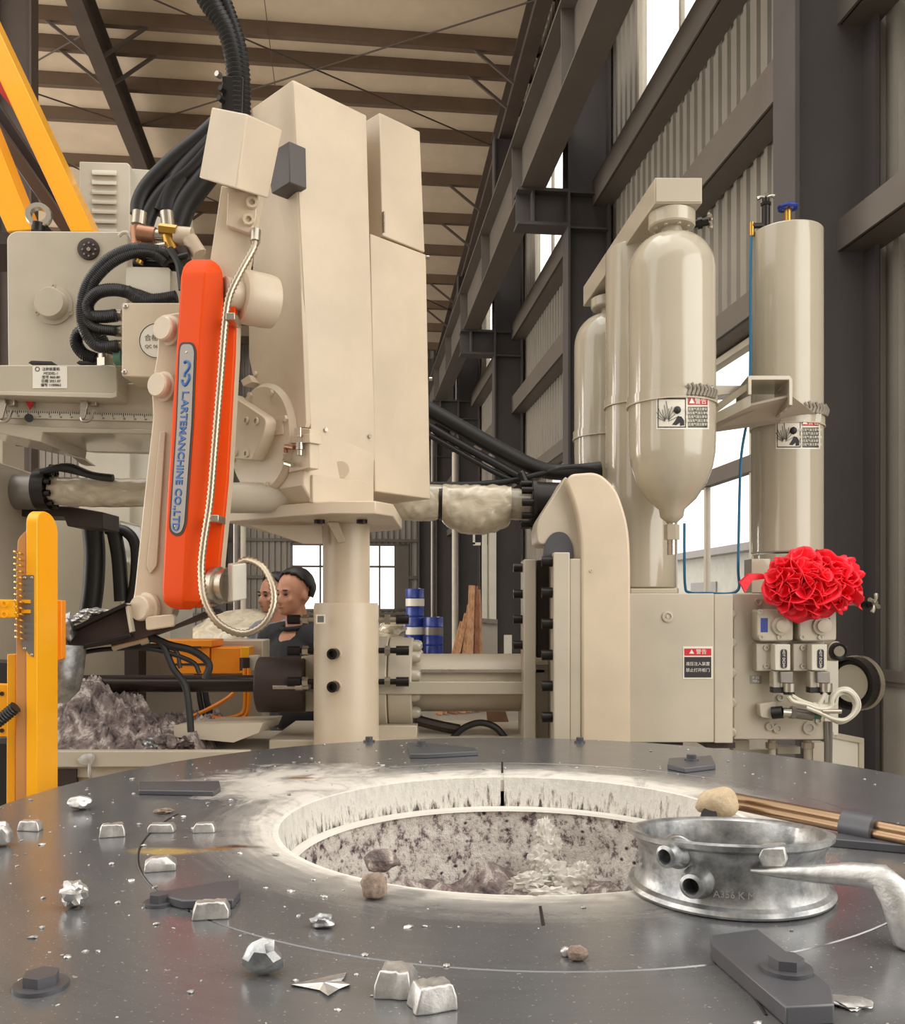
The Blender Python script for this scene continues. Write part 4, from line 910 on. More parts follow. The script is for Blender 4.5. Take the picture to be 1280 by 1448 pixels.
# ------------------------------------------------------------------ accumulators, bottles, cabinet, valve block
def wz(y, Y): return H - (y - HY) / F * Y
def wx(x, Y): return (x - 640) / F * Y
def sticker(parent, cx, cy_, r_, Y0, px0, px1, py0, py1, face=True):
    """curved warning sticker on a cylinder of radius r_ (axis at cx, cy_)"""
    def on(px, py, up=0):
        d = V(((px - 640) / F, 1, -(py - HY) / F)); o = V((0, 0, H)); rr = r_ + up
        a = d.x ** 2 + 1; b_ = -2 * (d.x * cx + cy_); c = cx * cx + cy_ * cy_ - rr * rr
        t = (-b_ - math.sqrt(max(0, b_ * b_ - 4 * a * c))) / (2 * a); return o + d * t
    def patch(x0, x1, y0, y1, up, name, mat, par, n=8):
        mb = MB(); vs = [on(x0 + (x1 - x0) * i / n, y, up) for y in (y0, y1) for i in range(n + 1)] + [on(x0 + (x1 - x0) * i / n, y, up - .0006) for y in (y0, y1) for i in range(n + 1)]
        k = n + 1; fs = [(i, i + 1, k + i + 1, k + i) for i in range(n)] + [(2 * k + i, 3 * k + i, 3 * k + i + 1, 2 * k + i + 1) for i in range(n)]
        fs += [(i, 2 * k + i, 2 * k + i + 1, i + 1) for i in range(n)] + [(k + i, k + i + 1, 3 * k + i + 1, 3 * k + i) for i in range(n)] + [(0, k, 3 * k, 2 * k), (n, 2 * k + n, 3 * k + n, k + n)]
        return mb.add(vs, fs).build(name, mat, par, smooth=60)
    wd, ht = px1 - px0, py1 - py0
    st = patch(px0, px1, py0, py1, .0012, 'warning_sticker', 'paper', parent)
    fx = lambda u: px0 + wd * u
    fy = lambda v: py0 + ht * v
    for a in ((.03, .56, .06, .10), (.03, .56, .92, .95), (.03, .045, .06, .95), (.548, .563, .06, .95)): patch(fx(a[0]), fx(a[1]), fy(a[2]), fy(a[3]), .002, 'sticker_frame', 'ink', st, 4)
    patch(fx(.60), fx(.97), fy(.04), fy(.27), .002, 'red_band', 'inkred', st, 4); patch(fx(.60), fx(.97), fy(.32), fy(.95), .002, 'text_panel', 'inkolive', st, 4)
    p = on(fx(.785), fy(.155), .003); xd = on(fx(.8), fy(.155), .003) - on(fx(.75), fy(.155), .003)
    text(st, '\u25b2警告', p, xd, (0, 0, 1), ht * .21 / F * Y0, 'paper')
    for k in range(5):
        p = on(fx(.785), fy(.40 + .115 * k), .003); text(st, '高压氮气请注意安全'[:9 - (k % 2)], p, xd, (0, 0, 1), ht * .095 / F * Y0, 'paper')
    # figure: a plain person silhouette shielding from a burst
    MB().blob(on(fx(.40), fy(.42), .002), (ht * .11 / F * Y0,) * 2 + (ht * .12 / F * Y0,), 1, 0, 1, 2).build('figure_head', 'ink', st)
    MB().prism([on(fx(u), fy(v), .0022) for u, v in ((.30, .86), (.36, .74), (.41, .60), (.48, .62), (.53, .74), (.53, .88), (.45, .90), (.45, .80), (.38, .88))], (0, .0006, 0)).build('figure_body', 'ink', st)
    for k in range(11):
        a = -math.pi / 2 + (k - 5) * .24; u0, v0 = .20, .80; L0, L1 = .10, .42 + .10 * (k % 3)
        q = [on(fx(u0 + math.cos(a) * L * .45 + .012 * math.sin(9 * L + k)), fy(v0 + math.sin(a) * L * 1.05), .0024) for L in (L0, (L0 + L1) / 2, L1)]
        MB().tube(q, ht * .008 / F * Y0, 4, 3).build('burst_ray', 'ink', st)
def strap(parent, cx, cy_, r_, z, knob_px=None, Yk=0):
    s = MB().lathe((cx, cy_, z), [(r_ + .002, 0), (r_ + .006, 0), (r_ + .006, .036), (r_ + .002, .036)], n=48, closed=True).build('strap', 'tank', parent, smooth=30)
    MB().lathe((cx, cy_, z - .003), [(r_ + .001, 0), (r_ + .008, 0), (r_ + .008, .005), (r_ + .001, .005)], n=48, closed=True).build('strap_edge', 'beige_dim', s, smooth=30)
    return s
M['strapmetal'] = paint('grey braided strap clasp', (150, 142, 128), .5, var=.3, bump=.4)
def accumulator(label, cxp, rp, Y, ysh, ybot, name='accumulator', band=None):
    cx, r_ = wx(cxp, Y), rp / F * Y
    t = thing(name, label, 'pressure vessel', (cx, Y, wz(ybot, Y)), None)
    zs, zb = wz(ysh, Y), wz(ybot, Y)
    prof = [(.012, zb), (.045, zb + .03), (.05, zb + .06), (r_ * .55, zb + .10), (r_ * .80, zb + .165), (r_ * .93, zb + .225), (r_ * .985, zb + .28), (r_, zb + .33)]
    for k in range(9):
        a = k / 8 * math.pi / 2; prof.append((.042 + (r_ - .042) * math.cos(a), zs - .15 + .15 * math.sin(a)))
    prof += [(.042, zs + .03)]
    MB().lathe((cx, Y, 0), prof, n=56).build('vessel_body', 'tank', t, smooth=60)
    return t, cx, r_, zs, zb
a1, c1x, c1r, z1s, z1b = accumulator('large front cream bladder accumulator with rounded shoulder, braided strap and warning sticker', 950, 60.5, 3.6, 334, 742)
MB().lathe((c1x, 3.6, z1s), [(.072, .028), (.088, .030), (.092, .036), (.092, .085), (.085, .09), (.05, .09)], n=48).build('neck_flange', 'tank', a1, smooth=30)
for k in range(8): a = k * math.pi / 4 + .2; bolt(a1, (c1x + .066 * math.cos(a), 3.6 + .066 * math.sin(a), z1s + .028), (0, 0, -1), .007, .006, 'socket', 'beige_dim')
s = strap(a1, c1x, 3.6, c1r, wz(562, 3.44))
mb = MB()
for k in range(9):
    a = math.radians(-84 + k * 5.2); p = V((c1x, 3.6, wz(553, 3.43))) + V((math.cos(a), math.sin(a), 0)) * (c1r + .012)
    mb.tube([p + V((0, 0, -.016)), p + V((.008, 0, .008)), p + V((-.004, -.006, .022 + .006 * (k % 2)))], .006, 6, 4)
mb.build('strap_clasp', 'strapmetal', s)
MB().bar(V((c1x + .09, 3.44, wz(551, 3.44))), V((c1x + .125, 3.46, wz(545, 3.44))), .006, .006).build('strap_latch', 'steel', s)
sticker(a1, c1x, 3.6, c1r, 3.45, 928, 1003, 560, 607)
MB().cyl((c1x, 3.6, z1b - .12), (c1x, 3.6, z1b + .01), .018, n=16).build('drain_stub', 'steel', a1); MB().cyl((c1x, 3.6, z1b - .06), (c1x, 3.6, z1b), .03, n=6).build('hex_nut', 'tank', a1)
a2, c2x, c2r, z2s, z2b = accumulator('rear cream accumulator half hidden behind the plain tube, under the far end of the yoke', 863, 50.5, 4.35, 446, 740)
MB().lathe((c2x, 4.35, z2s), [(.072, .028), (.088, .030), (.092, .036), (.092, .075), (.085, .08), (.05, .08)], n=48).build('neck_flange', 'tank', a2, smooth=30)
strap(a2, c2x, 4.35, c2r, wz(613, 4.2))
# yoke beam across both necks
yk = thing('yoke_beam', 'cream square yoke beam clamped over the necks of both accumulators', 'beam', (c1x, 3.6, z1s + .09))
zy0 = z1s + .0905; zy1 = zy0 + .10
y2 = z2s + .08
vs = []
for (cxx, cyy, z0, z1) in ((c1x + .005, 3.51, zy0, zy1), (c2x - .02, 4.47, y2 + .001, y2 + .10)):
    vs += [V((cxx - .092, cyy, z0)), V((cxx + .092, cyy, z0)), V((cxx + .092, cyy, z1)), V((cxx - .092, cyy, z1))]
MB().add(vs, [(3, 2, 1, 0), (4, 5, 6, 7), (0, 1, 5, 4), (1, 2, 6, 5), (2, 3, 7, 6), (3, 0, 4, 7)]).build('beam_body', 'tank', yk, bevel=.003)
MB().prism([V((c1x + .005 - .088, 3.509, zy0 + .004)), V((c1x + .005 + .088, 3.509, zy0 + .004)), V((c1x + .005 + .088, 3.509, zy1 - .004)), V((c1x + .005 - .088, 3.509, zy1 - .004))], (0, -.004, 0)).build('end_cap', 'tank', yk, bevel=.002)
def cross_valve(p, parent, r_=.03, axis=(0, 0, 1), mat='steel', body='blacksteel', L=.06):
    ax = V(axis).normalized(); u = ax.orthogonal().normalized(); v_ = ax.cross(u)
    b_ = MB().cyl(V(p), V(p) + ax * L, .016, n=12).cyl(V(p) + ax * L * .3, V(p) + ax * L * .6, .022, n=6).build('valve_stem', body, parent)
    h = MB()
    for k in range(4):
        a = k * math.pi / 2 + .5; d = u * math.cos(a) + v_ * math.sin(a)
        h.tube([V(p) + ax * (L + .004), V(p) + ax * (L + .008) + d * r_ * .6, V(p) + ax * (L + .004) + d * r_], lambda t: .005 + .004 * t, 8, 3)
    h.cyl(V(p) + ax * L, V(p) + ax * (L + .016), .011, n=10)
    h.build('cross_handle', mat, b_)
cross_valve((c1x + .09, 3.62, z1s + .055), a1, .035, (1, -.25, .1))
# plain tube between the accumulators
def cylpx(x0, x1, y0, y1, Y, name, mat, parent, n=48, bevel=.006):
    cx, r_ = wx((x0 + x1) / 2, Y), (x1 - x0) / 2 / F * Y
    return MB().cyl((cx, Y, wz(y1, Y)), (cx, Y, wz(y0, Y)), r_, n=n).build(name, mat, parent, bevel=bevel, smooth=30), cx, r_
nb = thing('nitrogen_cylinder', 'tall plain cream tube standing between the two accumulators', 'pressure vessel', (wx(906, 3.97), 3.97, 1.66))
o_, cx, r_ = cylpx(857, 955, 356, 832, 3.97, 'tube_body', 'tank', nb)
strap(nb, cx, 3.97, r_, wz(568, 3.85))
MB().pbox(880, 832, 960, 840, 3.9, .2).build('foot_plate', 'tank', nb)
# right hand cylinder with valves on its crown
rc = thing('nitrogen_cylinder', 'tall cream cylinder with a blue handwheel and a cross valve on its crown', 'pressure vessel', (wx(1113, 4.0), 4.0, 1.66))
o_, cx, r_ = cylpx(1064.5, 1161.5, 330, 783, 4.0, 'tube_body', 'tank', rc)
zt_ = wz(330, 4.0)
MB().cyl((cx, 4.0, 1.62), (cx, 4.0, wz(785, 4.0)), r_ * .97, n=48).build('base_collar', 'tank', rc, bevel=.004)
MB().pbox(1063, 790, 1090, 838, 3.84, .1).build('base_bracket', 'tank', rc, bevel=.003)
s = strap(rc, cx, 4.0, r_, wz(597, 3.86)); mb = MB()
for k in range(9):
    a = math.radians(-84 + k * 6.5); p = V((cx, 4.0, wz(580, 3.85))) + V((math.cos(a), math.sin(a), 0)) * (r_ + .012)
    mb.tube([p + V((0, 0, -.012)), p + V((.008, 0, .012)), p + V((-.004, -.006, .028 + .006 * (k % 2)))], .006, 6, 4)
mb.build('strap_clasp', 'strapmetal', s)
MB().pbox(1150, 580, 1162, 598, 3.86, .02).build('strap_buckle', 'tank', s, bevel=.002)
sticker(rc, cx, 4.0, r_, 3.86, 1097, 1160, 590, 635)
vp = V((wx(1081, 4.0), 4.0, zt_))
vb = MB().cyl(vp + V((0, -.02, -.01)), vp + V((0, -.02, .11)), .018, n=12).cyl(vp + V((-.06, -.02, .025)), vp + V((0, -.02, .025)), .012, n=10).build('valve_body', 'blacksteel', rc)
cross_valve(vp + V((0, -.02, .10)), vb, .036, (0, 0, 1), L=.045)
MB().cyl(vp + V((-.062, -.02, -.02)), vp + V((-.062, -.02, .04)), .011, n=10).build('tube_elbow', 'brass', vb)
hw = V((wx(1112, 4.0), 4.0, zt_)); MB().cyl(hw + V((0, -.02, -.01)), hw + V((0, -.02, .10)), .016, n=12).build('handwheel_stem', 'brass', rc)
mb = MB(); n_ = 24
mb.tube([hw + V((math.cos(2 * math.pi * k / n_) * (.034 + .004 * (k % 4 < 2)), -.02 + math.sin(2 * math.pi * k / n_) * (.034 + .004 * (k % 4 < 2)), .105)) for k in range(n_ + 1)], .009, 8, 0)
for k in range(4): a = k * math.pi / 2; mb.cyl(hw + V((0, -.02, .098)), hw + V((math.cos(a) * .034, -.02 + math.sin(a) * .034, .105)), .006, n=8)
mb.build('handwheel', 'blue', rc)
bt = MB().tube([W(1063, 318, 3.98), W(1061.5, 400, 3.97), W(1060, 560, 3.96), W(1049, 640, 3.96), W(1046, 700, 3.95), W(1044, 800, 3.95), W(1042, 836, 3.93), W(1000, 838.5, 3.92), W(975, 837.5, 3.92), W(969, 828, 3.92), W(968, 780, 3.92), W(968, 740, 3.92)], .0062, 8, 8)
tag(bt.build('pneumatic_tube', 'bluepipe'), 'thin blue tube running down beside the right cylinder and along the cabinet top', 'tube')
# cantilever channel between tank and cylinder
cb = thing('support_bracket', 'cream channel bracket reaching from the front accumulator to the right cylinder', 'bracket', W(1060, 580, 3.7))
zt0 = 2.53
A0, A1 = W(1060, 532, 3.62), W(1122, 538, 3.62)
mb = MB()
e = W(1006, 590, 3.95); 
mb.prism([W(1058, 531, 3.6), W(1117, 531, 3.6), W(1121, 536, 3.6), W(1121, 573, 3.6), W(1116, 573, 3.6), W(1116, 537, 3.6), W(1063, 537, 3.6), W(1063, 558, 3.6), W(1058, 558, 3.6)], (.03, .25, 0))
mb.build('channel_end', 'tank', cb, bevel=.002)
MB().prism([W(1060, 574, 3.62), W(1120, 560, 3.62), W(1160, 590, 3.9), W(1005, 612, 3.8), W(1005, 598, 3.8)], (0, .02, .012)).build('channel_floor', 'cab', cb)
MB().prism([W(1005, 545, 3.72), W(1050, 545, 3.72), W(1050, 556, 3.72), W(1005, 560, 3.72)], (0, .1, 0)).build('link_plate', 'tank', cb, bevel=.002)
MB().prism([W(1005, 588, 3.7), W(1062, 558, 3.61), W(1062, 574, 3.61), W(1005, 602, 3.7)], (0, .03, 0)).build('side_web', 'tank', cb)
MB().prism([W(1005, 577, 3.72), W(1010, 575, 3.72), W(1062, 538, 3.62), W(1062, 548, 3.62), W(1005, 590, 3.72)], (0, .02, 0)).build('side_web', 'beige_dim', cb)
# grey cabinet
ct = thing('hydraulic_cabinet', 'plain grey beige sheet cabinet with a red and black warning plate', 'cabinet', W(960, 1052, 3.6))
MB().pbox(889, 839, 1010, 1050, 3.50, .38).build('cabinet_body', 'cab', ct, bevel=.004)
MB().pbox(1010, 840, 1037, 1051, 3.505, .36).build('cabinet_wing', 'cab', ct, bevel=.004)
MB().pbox(892, 832, 958, 839.3, 3.52, .34).build('cabinet_lid', 'tank', ct, bevel=.003)
MB().lathe(W(944, 872, 3.50), [(.021, 0), (.021, .006), (.014, .007), (.012, .002), (.006, .002), (.006, .007)], (0, -1, 0), 20).build('door_lock', 'cab', ct)
wp = MB().pbox(966, 914, 1008, 960, 3.4995, .0012); wp.v = [v - V((0, .001, 0)) for v in wp.v]; wp = wp.build('warning_plate', 'paper', ct)
MB().pbox(968, 917, 1006, 927, 3.4975, .001).build('red_band', 'inkred', wp); MB().pbox(968, 929, 1006, 958, 3.4975, .001).build('text_panel', 'ink', wp)
text(wp, '\u25b2 警告', W(987, 922, 3.497), (1, 0, 0), (0, 0, 1), .021, 'paper')
text(wp, '液压注入装置', W(987, 939, 3.497), (1, 0, 0), (0, 0, 1), .0155, 'paper'); text(wp, '禁止打开柜门', W(987, 948, 3.497), (1, 0, 0), (0, 0, 1), .0155, 'paper')
for x in (926, 1000): MB().pbox(x, 1050, x + 40, 1058, 3.54, .2).build('cabinet_foot', 'darkbrown', ct)
# valve block
vbk = thing('valve_block', 'grey hydraulic valve block with two solenoid valves, gauges and tied white cables', 'valve block', W(1100, 1050, 3.65))
MB().pbox(1037, 839, 1166, 1046, 3.60, .30).build('block_body', 'cab', vbk, bevel=.005)
for y in (868, 909, 951, 993, 1035): MB().lathe(W(1034, y, 3.585), [(.020, 0), (.020, .02), (.012, .036), (.0, .036)], (-.2, -1, 0), 18).build('dome_bolt', 'tank', vbk)
for (x0, x1, bl_) in ((1062, 1112, 1), (1120, 1172, 0)):
    vh = MB().prism([W(x, y, 3.60) for x, y in rnd([(x0, 862), (x1, 860), (x1, 905), (x0 + 4, 906), (x0, 900)], 4)], (0, -.075, 0)).build('valve_head', 'cab', vbk, bevel=.006)
    MB().lathe(W(x0 + 42, 885, 3.525), [(.036, 0), (.036, .012), (.024, .014), (.024, .024), (.012, .026)], (0, -1, 0), 26).build('adjust_knob', 'beige_dim', vh, smooth=30)
    bx = x0 + 14 if bl_ else x0 + 44
    MB().pbox(bx, 874, bx + 10, 894, 3.524, .002).build('blue_label', 'blue', vh)
    for (x, y) in ((x0 + 12, 865), (x0 + 40, 864), (x0 + 14, 901), (x0 + 40, 901)): bolt(vh, W(x, y, 3.525), (0, -1, 0), .010, .007, 'socket', 'tank')
for x0 in (1070, 1122):
    vl = MB().pbox(x0, 910, x0 + 30, 949, 3.55, .06).build('solenoid_valve', 'tank', vbk, bevel=.003)
    MB().pbox(x0 + 26, 911, x0 + 48, 948, 3.50, .10).build('solenoid_coil', 'white', vl, bevel=.003)
    MB().prism([W(x, y, 3.50) for x, y in rnd([(x0 + 34, 918), (x0 + 43, 918), (x0 + 43, 945), (x0 + 34, 945)], 4)], (0, -.003, 0)).build('coil_label', 'ink', vl)
    text(vl, 'HDT DC24V', W(x0 + 38.5, 931.5, 3.4965), (0, 0, -1), (1, 0, 0), .013, 'paper')
    for y in (916, 942): bolt(vl, W(x0 + 13, y, 3.55), (0, -1, 0), .010, .008, 'socket', 'tank')
    pg = MB().pbox(x0 + 24, 949, x0 + 34, 980, 3.52, .05).build('valve_plug', 'tank', vbk, bevel=.003)
    MB().pbox(x0 + 34, 950, x0 + 52, 966, 3.50, .06).build('plug_cap', 'plate', pg, bevel=.003)
    MB().cyl(W(x0 + 46, 966, 3.51), W(x0 + 46, 978, 3.51), .024, n=18).build('cable_gland', 'steel', pg)
    MB().cyl(W(x0 + 46, 974, 3.51), W(x0 + 46, 982, 3.51), .021, n=18).build('gland_nut', 'black', pg)
    MB().pbox(x0 + 24, 972, x0 + 38, 980, 3.515, .04).build('gland_nut', 'black', pg)
sn = MB().prism([W(x, y, 3.60) for x, y in rnd([(1068, 994), (1092, 990), (1092, 1016), (1070, 1012)], 3)], (0, -.05, 0)).build('pilot_block', 'cab', vbk, bevel=.003)
MB().cyl(W(1092, 1008, 3.55), W(1107, 1007, 3.53), .024, n=18).build('pilot_knob', 'black', sn); MB().cyl(W(1106, 1007, 3.53), W(1122, 1008, 3.53), .019, n=16).build('pilot_barrel', 'steel', sn)
MB().cyl(W(1122, 1008, 3.53), W(1150, 1012, 3.52), .021, n=14).cyl(W(1118, 1007, 3.53), W(1124, 1008, 3.53), .026, n=6).build('pilot_fitting', 'plate', sn); MB().cyl(W(1150, 1012, 3.52), W(1160, 1012, 3.52), .014, n=10).build('pilot_fitting', 'green', sn)
for (x, y, r_) in ((1088, 1027, .016), (1099, 1030, .018), (1144, 1029, .026), (1103, 986, .014), (1072, 851, .015), (1157, 1019, .013)):
    bolt(vbk, W(x, y, 3.60), (0, -1, 0), r_, .010, 'socket', 'tank')
MB().pbox(1061, 955, 1077, 967, 3.598, .002).build('rating_tag', 'plate', vbk)
for j, tx in enumerate(('P 25', 'MPa')): text(vbk, tx, W(1069, 958.5 + 5 * j, 3.5975), (1, 0, 0), (0, 0, 1), .015, 'paper')
# tied white cables
for j, pts in enumerate((
    [(1115, 985), (1122, 992), (1140, 996), (1158, 1002), (1175, 1000), (1178, 988), (1186, 978), (1198, 977), (1208, 985), (1212, 997), (1206, 1010), (1194, 1018), (1178, 1016), (1160, 1008), (1140, 1000)],
    [(1168, 980), (1160, 994), (1156, 1004), (1168, 1012), (1188, 1020), (1204, 1012), (1209, 998), (1204, 986), (1194, 980), (1184, 984), (1180, 996), (1160, 999), (1135, 992), (1120, 984)],
    [(1150, 1000), (1168, 1010), (1185, 1021), (1200, 1017), (1214, 1003), (1213, 988), (1201, 975), (1188, 975), (1176, 984), (1172, 996), (1150, 996)])):
    MB().tube([W(x, y, 3.47 + .012 * j) for x, y in pts], .0085, 8, 6).build('cable', 'white', vbk)
MB().cyl(W(1163, 1006, 3.47), W(1190, 1006, 3.46), .009, n=10).build('cable_ferrule', 'steel', vbk)
gg = MB().cyl(W(1166, 920, 3.66), W(1182, 921, 3.60), .040, n=24).build('pressure_port', 'cab', vbk)
MB().lathe(W(1183, 921, 3.60), [(.036, 0), (.036, .02), (.030, .026), (.024, .02), (.0, .02)], (.15, -1, 0), 22).build('port_ring', 'black', gg); MB().cyl(W(1186, 921, 3.57), W(1187, 921, 3.555), .020, n=16).build('port_plug', 'steel', gg)
MB().pbox(1190, 914, 1198, 928, 3.62, .03).build('port_lug', 'steel', gg, bevel=.002)
# black gauge disc behind, seen edge on
dg_ = MB().lathe(W(1207, 966, 3.86), [(.0, -.05), (.108, -.05), (.112, -.01), (.112, .03), (.100, .034), (.096, .012), (.0, .012)], (-.86, -.51, 0), 36).build('gauge_case', 'blacksteel', vbk, smooth=30)
MB().lathe(W(1207, 966, 3.86), [(.080, .0125), (.080, .018), (.0, .018)], (-.86, -.51, 0), 30).build('gauge_dial', 'white', dg_)
MB().lathe(W(1207, 966, 3.86), [(.112, -.045), (.118, -.045), (.118, -.015), (.112, -.015)], (-.86, -.51, 0), 36, closed=True).build('gauge_rim', 'steel', dg_, smooth=30)
MB().pbox(1166, 932, 1186, 1040, 3.78, .15).build('side_panel', 'white', vbk, bevel=.003)
cross_valve(W(1218, 853, 3.72), vbk, .040, (.6, -.8, 0), L=.05)
MB().cyl(W(1200, 853, 3.76), W(1216, 853, 3.72), .010, n=8).build('valve_pipe', 'steel', vbk)
# pipes under the block, thin conduit at its right edge
for (x0, x1, y0, y1, Y) in ((1086, 1097, 1046, 1085, 3.66), (1137, 1148, 1046, 1090, 3.66)):
    cylpx(x0, x1, y0, 1200, Y, 'hydraulic_pipe', 'tank', vbk, 18, 0); cylpx(x0 - 3, x1 + 3, 1050, 1058, Y, 'pipe_nut', 'steel', vbk, 6, 0)
MB().pbox(1037, 1047, 1060, 1150, 3.72, .05).pbox(1100, 1056, 1132, 1066, 3.75, .05).pbox(1150, 1050, 1168, 1120, 3.74, .06).pbox(1060, 1060, 1086, 1150, 3.85, .03).build('under_frame', 'cab', vbk)
MB().tube([W(x, y, 3.6) for x, y in ((1174, 1020), (1174, 1060), (1172, 1150))], .010, 8, 4).tube([W(x, y, 3.6) for x, y in ((1168, 1020), (1169, 1060), (1168, 1150))], .010, 8, 4).build('drop_conduit', 'plate', vbk)
dp = thing('floor_box', 'pale open sheet metal box standing behind the right edge of the cover', 'box', W(1195, 1130, 3.9))
MB().prism([W(1172, 1040, 3.8), W(1213, 1048, 3.95), W(1213, 1180, 3.95), W(1172, 1180, 3.8)], (.01, -.015, 0)).build('box_side', 'white', dp, bevel=.002)
MB().prism([W(1170, 1034, 3.79), W(1216, 1043, 3.95), W(1216, 1051, 3.95), W(1170, 1042, 3.79)], (.01, -.02, 0)).build('box_rim', 'tank', dp); MB().prism([W(1209, 1044, 3.93), W(1216, 1045, 3.95), W(1216, 1180, 3.95), W(1209, 1180, 3.93)], (.01, -.02, 0)).build('box_post', 'tank', dp)
# big red cloth flower
fl = thing('red_cloth_flower', 'big ruffled red silk celebration flower tied on top of the valve block', 'cloth flower', W(1145, 830, 3.45))
ctr = W(1142, 826, 3.52); rg = random.Random(5)
def petal(c, nrm, size, seed):
    """one cupped, ruffled piece of cloth opening outwards"""
    nrm = V(nrm).normalized(); u = nrm.orthogonal().normalized(); v_ = nrm.cross(u); mb = MB(); n, m = 7, 26; vs = []
    sq = .55 + .35 * ((seed * 7) % 5) / 5; tw = seed * 1.3
    for j in range(n + 1):
        for i in range(m):
            t = j / n; a = 2 * math.pi * i / m
            rf = 1 + .22 * noise.noise(V((math.cos(a) * 1.1, math.sin(a) * 1.1, seed * 2.1)))
            x = math.cos(a) * size * t * rf; y = math.sin(a) * size * t * rf * sq
            h = size * (.75 * t ** 1.7 + t * .45 * noise.noise(V((math.cos(a) * 1.5, math.sin(a) * 1.5, seed * 5.7))) + t * t * .07 * math.sin(a * 5 + seed))
            vs.append(V(c) + u * (x * math.cos(tw) - y * math.sin(tw)) + v_ * (x * math.sin(tw) + y * math.cos(tw)) + nrm * (h - size * .35))
    fs = [(j * m + i, j * m + (i + 1) % m, (j + 1) * m + (i + 1) % m, (j + 1) * m + i) for j in range(n) for i in range(m)]
    return mb.add(vs, fs)
mb = MB().blob(ctr, (.165, .10, .105), 3, .2, 2, 3); mb.build('flower_core', 'cloth_red', fl)
for k in range(50):
    f = (k + .5) / 50; r_ = math.sqrt(f) * .93; a = k * 2.39996; dx, dz = math.cos(a) * r_, math.sin(a) * r_
    p = ctr + V((dx * .175, -.105 * math.sqrt(max(0, 1 - r_ * r_ * .95)), dz * .108))
    o = petal(p, V((dx * .9 + rg.uniform(-.25, .25), -(1.05 - r_ * .75), dz * .9 + rg.uniform(-.15, .3))), rg.uniform(.048, .072), k).build('petal', 'cloth_red', fl, smooth=70)
    so_ = o.modifiers.new('thick', 'SOLIDIFY'); so_.thickness = .0018; so_.offset = 0
MB().prism([W(x, y, 3.5) for x, y in ((1047, 824), (1060, 812), (1080, 812), (1086, 818), (1064, 821), (1054, 838))], (0, .02, .004)).build('ribbon_tail', 'cloth_red', fl)
# ------------------------------------------------------------------ clamp side of the machine on the left
cm = thing('clamping_unit', 'grey beige machine head with cover plate, nameplate rail, steel ruler and black hose loops', 'machine', W(100, 610, 3.3))
MB().fp(rnd([(11, 520), (9, 334), (20, 326), (180, 327), (182, 520)], [0, 10, 10, 5, 0]), 3.36, .36).build('cover_box', 'beige_dim', cm, bevel=.006)
MB().lathe(W(76, 432, 3.36), [(.072, -.002), (.072, .006), (.058, .007), (.056, .036), (.052, .042), (.0, .042)], (0, -1, 0), 36).build('round_cap', 'beige_dim', cm, smooth=30)
for (x, y, r_) in ((76, 405, .008), (53, 443, .008), (100, 443, .008)): bolt(cm, W(x, y, 3.356), (0, -1, 0), r_, .005, 'socket', 'beige_dim')
vent = MB().lathe(W(126, 353, 3.36), [(.040, 0), (.040, .010), (.030, .013), (.010, .013), (.009, .016), (.0, .016)], (0, -1, 0), 28).build('vent_plug', 'darkbrown', cm)
for k in range(8):
    a = k * math.pi / 4; bolt(vent, W(126, 353, 3.346) + V((math.cos(a) * .024, 0, math.sin(a) * .024)), (0, -1, 0), .004, .004, 'dome', 'plate', 'vent_pin')
bolt(vent, W(126, 353, 3.344), (0, -1, 0), .008, .006, 'hex', 'steel')
# lifting eye
eb_ = MB().lathe(W(55, 305, 3.48), [(.028, -.014), (.028, .014), (.046, .014), (.050, 0), (.046, -.014)], (.2, -1, .1), 26, closed=True).build('eye_bolt', 'steel', cm, smooth=50)
MB().cyl(W(54, 328, 3.48), W(55, 316, 3.48), .026, n=12).cyl(W(63, 328, 3.5), W(70, 322, 3.5), .02, n=8).build('eye_shank', 'blacksteel', eb_)
# rail with nameplate
rl = MB().fp([(-60, 516), (158, 516), (166, 520), (166, 556), (158, 560), (-60, 553)], 3.2, .15).build('front_rail', 'tank', cm, bevel=.004)
MB().fp([(-60, 552), (160, 556), (165, 553), (165, 561), (158, 563), (-60, 557)], 3.19, .14).build('rail_lip', 'cab', rl, bevel=.002)
pl = MB().pbox(46, 518, 95, 549, 3.198, .003).build('data_plate', 'paper', rl)
MB().lathe(W(53, 522, 3.198), [(.0085, 0), (.0085, .001), (.006, .001), (.006, 0)], (0, -1, 0), 16, closed=True).build('plate_emblem', 'ink', pl)
for y, tx in ((522, '注射装置机'), (528, 'MODEL-1'), (533.5, '型号 860-80'), (539, '日期 2021.07'), (544.5, '编号 1100863')): text(pl, tx, W(72, y, 3.1965), (1, 0, 0), (0, 0, 1), .0125, 'ink')
for x0, x1 in ((40, 76), (108, 140)): MB().fp([(x0, 513), (x0 + 4, 510), (x1 - 3, 511), (x1, 515)], 3.24, .06).build('slot_mark', 'ink', rl)
MB().fp([(-60, 548), (228, 540), (228, 612), (60, 608), (-60, 594)], 3.30, .5).build('base_casting', 'beige_dim', cm, bevel=.006)
MB().fp([(-60, 592), (60, 603), (228, 608), (228, 614), (60, 611), (58, 625), (-60, 600)], 3.28, .4).build('base_edge', 'tank', cm, bevel=.003)
ru = MB().fp([(-10, 579), (222, 585), (222, 596), (-10, 590)], 3.29, .006).build('steel_ruler', 'white', cm)
mb = MB()
for k in range(76):
    x = -6 + k * 3; y = 579.4 + (x + 10) * 6 / 232; L = 5.5 if k % 5 == 0 else 3
    mb.pbox(x, y, x + .8, y + L, 3.2885, .001)
mb.build('ruler_ticks', 'ink', ru)
